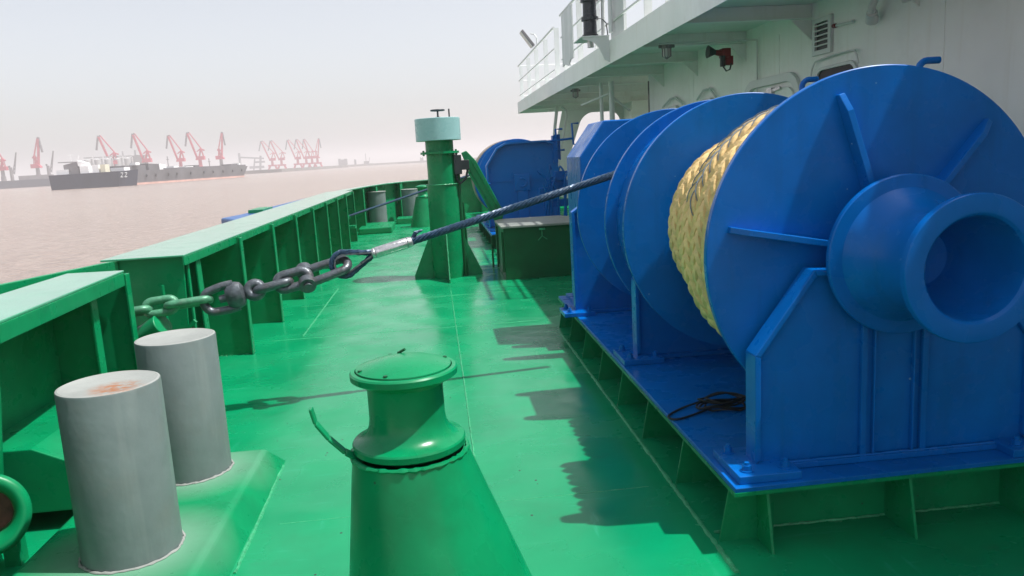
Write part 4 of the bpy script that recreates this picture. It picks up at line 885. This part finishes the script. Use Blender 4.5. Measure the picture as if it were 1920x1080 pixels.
c_ = Vector((2.60, 20.1, 4.66)); mb = MB(); mb.bar(c_ + Vector((-0.17, 0, 0.15)), c_ + Vector((0.12, 0, -0.24)), 0.30, 0.07, up=Vector((0.8, 0, 0.6))); mb.build('head', 'cranegrey', fl, bevel=0.012)
mb = MB(); mb.bar(c_ + Vector((-0.19, 0, 0.12)), c_ + Vector((0.08, 0, -0.26)), 0.27, 0.03, up=Vector((0.8, 0, 0.6))); mb.build('lens', 'lens', fl)
mb = MB(); mb.tube([c_ + Vector((0.05, 0, 0.08)), c_ + Vector((0.16, 0, 0.05)), (2.745, 19.6, 4.55), (2.745, 19.6, 4.37)], 0.018, n=8); mb.build('arm', 'white_r', fl)

# ------------------------------------------------------------------ NEIGHBOUR BOAT ALONGSIDE
nb = thing('workboat', (-3.8, 17, -2), 'blue hulled boat lying alongside, only its top edge showing over the bulwark', 'boat')
poly = [(-3.30, 12.6), (-3.25, 13.2), (-3.15, 18), (-3.3, 26), (-5.4, 26), (-5.4, 14.6), (-4.6, 13.2)]
mb = MB(); mb.prism([(-3.3, 14.1), (-3.15, 14.6), (-3.15, 27), (-3.62, 27), (-4.05, 16.5), (-4.2, 15.6)], 'z', -2.3, 0.86); mb.build('hull', 'boatblue', nb, bevel=0.04)
mb = MB(); mb.box(-3.19, -3.05, 14.3, 27, 0.74, 0.89); mb.build('rubbing_strake', 'boatblue', nb, bevel=0.02)
mb = MB(); mb.box(-3.9, -3.6, 16.6, 17.6, 0.865, 0.93); mb.build('deck_fitting', 'green', nb)

# ------------------------------------------------------------------ BARGES
bo = thing('tug_boat', (-146, 350, -2), 'small dark blue boat with white wheelhouse moored left of the long barge', 'boat')
u = Vector((30.5, 0.7, 0)).normalized(); v = Vector((-u.y, u.x, 0)); O_ = Vector((-161, 347, -2))
def P(o, a, b, z): return tuple(o + u * a + v * b + Vector((0, 0, z)))
def slab(mb, o, a0, a1, b0, b1, z0, z1, za=None, zb_=None, u_=None):
    """box along u,v; top may slope from za to zb_"""
    uu = u_ or u; vv = Vector((-uu.y, uu.x, 0)); za = z1 if za is None else za; zb_ = z1 if zb_ is None else zb_
    p = lambda a, b, z: tuple(o + uu * a + vv * b + Vector((0, 0, z)))
    vs = [p(a0, b0, z0), p(a1, b0, z0), p(a1, b1, z0), p(a0, b1, z0), p(a0, b0, za), p(a1, b0, zb_), p(a1, b1, zb_), p(a0, b1, za)]
    mb.add(vs, [(0, 3, 2, 1), (4, 5, 6, 7), (0, 1, 5, 4), (1, 2, 6, 5), (2, 3, 7, 6), (3, 0, 4, 7)])
mb = MB(); lo = [(0, 0), (27, 0), (33, 4), (27, 8), (0, 8)]; hi = [(-0.3, -0.3), (28, -0.3), (34.5, 4), (28, 8.3), (-0.3, 8.3)]
vs = [P(O_, a, b, -0.5) for a, b in lo] + [P(O_, a, b, 6.2 if a < 27 else 6.4 if a < 31 else 6.8) for a, b in hi]
mb.add(vs, [(4, 3, 2, 1, 0), (5, 6, 7, 8, 9)] + [(i, (i + 1) % 5, 5 + (i + 1) % 5, 5 + i) for i in range(5)]); mb.build('hull', 'hullblue', bo)
mb = MB(); slab(mb, O_, 2, 7, 2, 6, 6.3, 8.3); slab(mb, O_, 12, 15.5, 1, 6, 6.3, 9.4); slab(mb, O_, 17, 19.5, 1, 6, 6.3, 9.6); slab(mb, O_, 11, 14.5, 2, 6, 9.4, 11.6, 11.8, 10.6); mb.build('wheelhouse', 'bright', bo)
mb = MB(); slab(mb, O_, 20.3, 22.2, 1, 6, 6.3, 9.6); mb.build('cream_cabin', 'cream', bo)
mb = MB(); slab(mb, O_, 5, 10.5, 2.5, 5.5, 8.3, 10.6, 10.2, 11.4); slab(mb, O_, 7.5, 11, 2, 6, 6.3, 9.2); slab(mb, O_, 3, 9, 2.4, 5.6, 11.2, 11.5); mb.build('deck_gear', 'cranegrey', bo)
mb = MB(); mb.cyl(P(O_, 8, 4, 9), P(O_, 7.8, 4, 14.6), 0.10, n=6); mb.cyl(P(O_, 10.5, 4, 12), P(O_, 11.2, 4, 14.2), 0.10, n=6); mb.cyl(P(O_, 6.8, 4, 14.2), P(O_, 9, 4, 14.2), 0.12, n=6); mb.build('mast', 'bright', bo)
# draught-style numerals on the bow, as in the photo
mb = MB()
for s0 in (0, 1.3):
    q = [(28.6 + s0, 5.6), (29.4 + s0, 5.6), (29.0 + s0, 4.7), (28.4 + s0, 3.9), (29.3 + s0, 3.9)]
    for a, b in zip(q, q[1:]):
        f_ = lambda p: P(O_, p[0], (p[0] - 28) * 0.66 - 0.55, p[1])
        mb.cyl(f_(a), f_(b), 0.10, n=5)
mb.build('hull_number', 'white_r', bo)
u2 = Vector((29.2, 102, 0)).normalized(); O2 = Vector((-139, 370, -2))
bg_ = thing('barge', (-123, 424, -2), 'long low grey cargo barge with tyre fenders and a red waterline stripe', 'barge')
v2 = Vector((-u2.y, u2.x, 0))
def P2(a, b, z): return tuple(O2 + u2 * a + v2 * b + Vector((0, 0, z)))
mb = MB(); lo = [(2, 0), (104, 0), (104, 14), (2, 14)]; hi = [(-6, -0.2), (109, -0.2), (109, 14), (-6, 14)]
vs = [P2(a, b, 0.9) for a, b in lo] + [P2(a, b, 6.6 if a < 50 else 6.2) for a, b in hi]
mb.add(vs, [(3, 2, 1, 0), (4, 5, 6, 7)] + [(i, (i + 1) % 4, 4 + (i + 1) % 4, 4 + i) for i in range(4)]); mb.build('hull', 'hullgrey', bg_)
mb = MB(); slab(mb, O2, 4, 104, -0.15, 14, -0.5, 0.9, u_=u2); mb.build('boot_stripe', 'bootred', bg_)
for a in (14, 21, 31, 38, 50, 62, 71, 81, 91, 101):
    mb = MB(); c_ = Vector(P2(a, -0.7, 4.0)); mb.lathe([(0.62 + 0.26 * math.cos(q * math.pi / 4), 0.26 * math.sin(q * math.pi / 4)) for q in range(9)], c_, 'x', n=14); mb.build('tyre_fender', 'black', bg_)
mb = MB(); slab(mb, O2, 3, 18, 2, 12, 6.4, 9.0, u_=u2); slab(mb, O2, 20, 28, 2, 12, 6.4, 9.2, 9.6, 9.2, u_=u2); slab(mb, O2, 30, 108, 0.5, 1.0, 6.2, 7.1, u_=u2); slab(mb, O2, 60, 64, 3, 9, 6.2, 8.0, u_=u2); slab(mb, O2, 96, 104, 3, 9, 6.2, 7.8, u_=u2); mb.build('coaming', 'hullgrey', bg_)
mb = MB(); slab(mb, O2, 1, 5, 1, 8, 6.5, 8.2, u_=u2); slab(mb, O2, 28.5, 34, 2, 8, 6.5, 9.0, 9.4, 8.6, u_=u2); slab(mb, O2, 40, 44, 2, 8, 6.3, 7.9, u_=u2); slab(mb, O2, 50, 57, 2, 8, 6.3, 7.5, u_=u2); slab(mb, O2, 8, 11, 0, 3, 9.0, 10.2, u_=u2); slab(mb, O2, 103, 105, 2, 6, 6.2, 8.2, u_=u2); mb.build('deck_gear', 'bright', bg_)

# ship behind on the far left
sp = thing('cargo_ship', (-330, 660, -2), 'hazy grey cargo ship low in the water at the far left', 'ship')
mb = MB(); o3 = Vector((-420, 655, -2)); u3 = Vector((1, 0.28, 0)).normalized()
slab(mb, o3, -60, 112, 0, 16, -0.5, 6.2, u_=u3); mb.build('hull', 'hullblue', sp)
mb = MB(); slab(mb, o3, 84, 108, 2, 12, 6.2, 9.6, u_=u3); slab(mb, o3, 40, 58, 2, 12, 6.2, 8.2, u_=u3); slab(mb, o3, -60, 20, 2, 12, 6.2, 8.5, u_=u3); mb.build('superstructure', 'cranegrey', sp)
mb = MB(); slab(mb, o3, 50, 66, -0.3, 2, 3.2, 5.2, u_=u3); mb.build('deck_gear', 'silo', sp)

# ------------------------------------------------------------------ HARBOUR CRANES
def crane(name, label, x, y, s=1.0, side=-1, m='cranered', tower='cranered', portal=True, reach=1.0, group=None, z0=1.2):
    o = thing(name, (x, y, z0), label, 'harbour crane', group)
    def q(u_, w, z): return (x + side * u_ * s * reach, y + w * s, z0 + z * s)
    mb = MB()
    if portal:
        for a in (-6, 6):
            for w in (-4, 4): mb.bar((x + a * s, y + w * s, z0), (x + a * 0.55 * s, y + w * 0.7 * s, z0 + 6.5 * s), 1.1 * s, 1.1 * s)
        mb.box(x - 5.2 * s, x + 5.2 * s, y - 3.4 * s, y + 3.4 * s, z0 + 5.6 * s, z0 + 7.6 * s)
    else: mb.cyl((x, y, z0), (x, y, z0 + 7.5 * s), 2.4 * s, 2.0 * s, n=10)
    mb.build('portal', tower, o)
    mb = MB(); mb.cyl((x, y, z0 + 7.5 * s), (x, y, z0 + 13 * s), 1.7 * s, 1.5 * s, n=10); mb.build('tower', tower, o)
    mb = MB(); mb.prism([(x + side * 3.4 * s, z0 + 13 * s), (x - side * 4.6 * s, z0 + 13 * s), (x - side * 4.6 * s, z0 + 16.5 * s), (x + side * 1.0 * s, z0 + 16.5 * s), (x + side * 3.4 * s, z0 + 14.2 * s)][::1 if side > 0 else -1], 'y', y - 2.2 * s, y + 2.2 * s); mb.build('machine_house', m, o)
    mb = MB()
    for w in (-1.1, 1.1):
        mb.bar(q(1.0, w, 14), q(-2.2, w, 24), 0.8 * s, 0.8 * s); mb.bar(q(-4, w, 15.5), q(-2.2, w, 24), 0.6 * s, 0.6 * s); mb.bar(q(-2.2, w, 24), q(1.8, w, 21), 0.5 * s, 0.5 * s)
    mb.bar(q(-1.6, 0, 23.6), q(-5.4, 0, 21.8), 1.8 * s, 1.2 * s); mb.build('a_frame', m, o)
    mb = MB(); mb.bar(q(2.4, 0, 14.5), q(9.2, 0, 38.5), 1.9 * s, 1.5 * s); mb.build('jib', m, o)
    mb = MB(); mb.bar(q(-2.2, 0, 24), q(7.8, 0, 39.6), 1.0 * s, 0.9 * s); mb.build('tie_arm', m, o)
    mb = MB(); mb.bar(q(7.6, 0, 39.6), q(10.0, 0, 38.2), 1.2 * s, 1.3 * s); mb.bar(q(9.6, 0, 39.6), q(12.6, 0, 26.5), 1.5 * s, 1.3 * s); mb.build('fly_jib', 'cranegrey' if m == 'cranered' else m, o)
    return o
G1 = 'red cranes along the quay behind the barge'
for nm, (x, y, s, sd, lab, rc) in enumerate((
        (-368, 712, 0.93, -1, 'red harbour crane at the far left picture edge, jib cut off by the frame', 0.75),
        (-344, 722, 0.98, 1, 'red and grey harbour crane second from the left, jib tip hooking right', 0.5),
        (-289.5, 746, 0.98, -1, 'red harbour crane standing right in front of the grain silos', 1.05),
        (-263.5, 755, 1.0, -1, 'red harbour crane just right of the silos, jib leaning left', 0.95),
        (-236, 764, 0.93, -1, 'red harbour crane on the left of the pair behind the barge middle', 0.95),
        (-219.5, 769, 0.98, -1, 'red harbour crane on the right of the pair behind the barge middle', 0.95),
        (-201.5, 774, 0.95, 1, 'red harbour crane above the right end of the barge, jib leaning right', 0.45))):
    crane('harbour_crane', lab, x, y, s, sd, portal=False, reach=rc, group=G1, tower='cranered' if nm in (2, 4, 5) else 'cranegrey')
G2 = 'distant pink cranes in a row'
for x, y, sd, lab, rc in ((-214.5, 1078, -1, 'first from the left in the distant row of six hazy cranes', 1.25), (-203, 1081, -1, 'second from the left in the distant row of six hazy cranes', 1.25),
                      (-182, 1084, -1, 'third from the left in the distant row, after a gap', 1.15), (-171, 1086, -1, 'fourth from the left in the distant row of six hazy cranes', 1.15),
                      (-163.5, 1087, -1, 'fifth from the left in the distant row of six hazy cranes', 0.9), (-156.5, 1089, 1, 'rightmost in the distant row of six cranes, jib leaning right', 0.5)):
    crane('harbour_crane', lab, x, y, 1.0, sd, portal=True, reach=rc, group=G2, z0=-0.5)
for x, y, lab in ((-362, 714, 'grey ship derrick leaning right, left of the tall red and grey crane'), (-336.5, 725, 'grey ship derrick leaning right, right of the tall red and grey crane')):
    o = thing('derrick_crane', (x, y, 1), lab, 'derrick')
    mb = MB(); mb.cyl((x, y, 1), (x, y, 15.5), 1.5, 1.2, n=10); mb.bar((x - 0.9, y, 15.5), (x - 0.9, y, 17), 1.2, 1.2); mb.build('post', 'cranegrey', o)
    mb = MB(); mb.bar((x + 1, y, 9.5), (x + 6.2, y, 28), 0.7, 0.5); mb.bar((x + 2.4, y, 9.5), (x + 6.6, y, 28), 0.7, 0.5)
    for k in range(6): mb.bar((x + 1 + 0.9 * k, y, 9.5 + 3.1 * k), (x + 2.9 + 0.7 * k, y, 12.0 + 3.1 * k), 0.3, 0.3)
    mb.build('boom', 'cranegrey', o)
# silos
for i, (x, y) in enumerate(((-308, 738), (-300.5, 741), (-293, 744), (-285.5, 747), (-278, 750))):
    o = thing('grain_silo', (x, y, 1), ['leftmost pale grain silo of the row behind the red crane', 'second pale grain silo from the left in the row', 'middle pale grain silo of the row of five', 'fourth pale grain silo from the left, partly behind the red crane', 'rightmost pale grain silo of the row of five'][i], 'silo', 'grain silos on the quay')
    mb = MB(); mb.cyl((x, y, 1), (x, y, 18.5), 3.1, n=20); mb.lathe([(3.1, 18.5), (0.5, 20.3), (0, 20.3)], (x, y, 0), n=20); mb.build('barrel', 'silo', o)
    mb = MB(); mb.box(x + 3.2, x + 4.4, y - 1, y + 1, 1, 19.5); mb.box(x - 3, x + 4.4, y - 0.8, y + 0.8, 20.3, 21.2); mb.build('gantry', 'silo', o)
mb = MB(); mb.box(-276, -266, 755, 765, 1, 21); mb.box(-274, -272.5, 757, 760, 21, 26); mb.box(-283, -282, 752, 754, 21, 25.5); mb.bar((-270, 757, 13), (-250, 762, 7), 2.5, 2.0); mb.bar((-274, 757, 21), (-262, 757, 20), 2, 1.2)
tag(mb.build('elevator_tower', 'silo'), 'pale grain elevator tower with a sloping conveyor right of the silos', 'elevator tower')
ld = thing('ship_loader', (-310, 1364, 1), 'hazy grey ship loader gantry between the barge end and the distant cranes', 'ship loader')
mb = MB(); mb.box(-326, -323, 1362, 1366, 0, 31); mb.bar((-325, 1364, 24), (-285, 1366, 20), 2.5, 2.5); mb.bar((-293, 1366, 0), (-290, 1366, 25), 3, 3); mb.bar((-304, 1366, 0), (-300, 1366, 21), 2, 2); mb.box(-310, -286, 1364, 1368, 4, 8); mb.box(-300, -284, 1364, 1368, 13, 16); mb.build('frame', 'cranegrey', ld)
for x, y, w, h, lab in ((-157, 1391, 15, 11, 'hazy low block building on the far shore right of the distant cranes'), (-136, 1393, 3, 9, 'thin hazy tower block beside the low far building'), (-20, 1400, 6, 6, 'tiny hazy building on the horizon just left of the tall column')):
    mb = MB(); mb.box(x - w / 2, x + w / 2, y, y + 8, 0, h); mb.box(x - w / 2, x - w / 4, y + 1, y + 7, h, h + 1.5); mb.box(x + w / 6, x + w / 2 - 0.2, y + 1, y + 7, h, h + 1.0)
    tag(mb.build('shore_building', 'cranegrey'), lab, 'building')
sb = thing('survey_vessel', (-115, 1395, -2), 'hazy dark vessel with a tall thin mast on the horizon', 'boat')
mb = MB(); mb.box(-124, -104, 1391, 1397, -2, 1.6); mb.build('hull', 'hullblue', sb)
mb = MB(); mb.box(-121, -112, 1392, 1396, 1.6, 6); mb.build('cabin', 'cranegrey', sb)
mb = MB(); mb.cyl((-117, 1394, 6), (-117, 1394, 19), 0.6, n=6); mb.bar((-112, 1394, 3), (-110, 1394, 12), 0.7, 0.7); mb.build('mast', 'cranegrey', sb)
for k, (x, y, hgt, lab) in enumerate(((-250, 772, 16, 'thin lattice light mast behind the barge, right of the silos'), (-213, 775, 12, 'thin light mast behind the barge between two red cranes'))):
    mb = MB(); mb.bar((x, y, 1), (x, y, hgt + 3), 0.7, 0.7); mb.bar((x - 1.2, y, hgt), (x + 1.2, y, hgt), 0.5, 0.5); tag(mb.build('light_mast', 'cranegrey'), lab, 'mast')

# ------------------------------------------------------------------ HAZE
mb = MB(); mb.box(-6100, 6100, -6100, 6100, -3.5, 60)
hz = mb.build('haze', 'white'); hz.data.materials.clear()
hm = D.materials.new('haze_air'); hm.use_nodes = True; n = hm.node_tree; n.nodes.clear()
out = n.nodes.new('ShaderNodeOutputMaterial'); pv = n.nodes.new('ShaderNodeVolumePrincipled')
pv.inputs['Color'].default_value = (0.88, 0.86, 0.875, 1); pv.inputs['Density'].default_value = 0.00075; pv.inputs['Anisotropy'].default_value = 0.2
n.links.new(pv.outputs[0], out.inputs['Volume']); hz.data.materials.append(hm)
tag(hz, 'pale dusty haze over the river', kind='stuff')
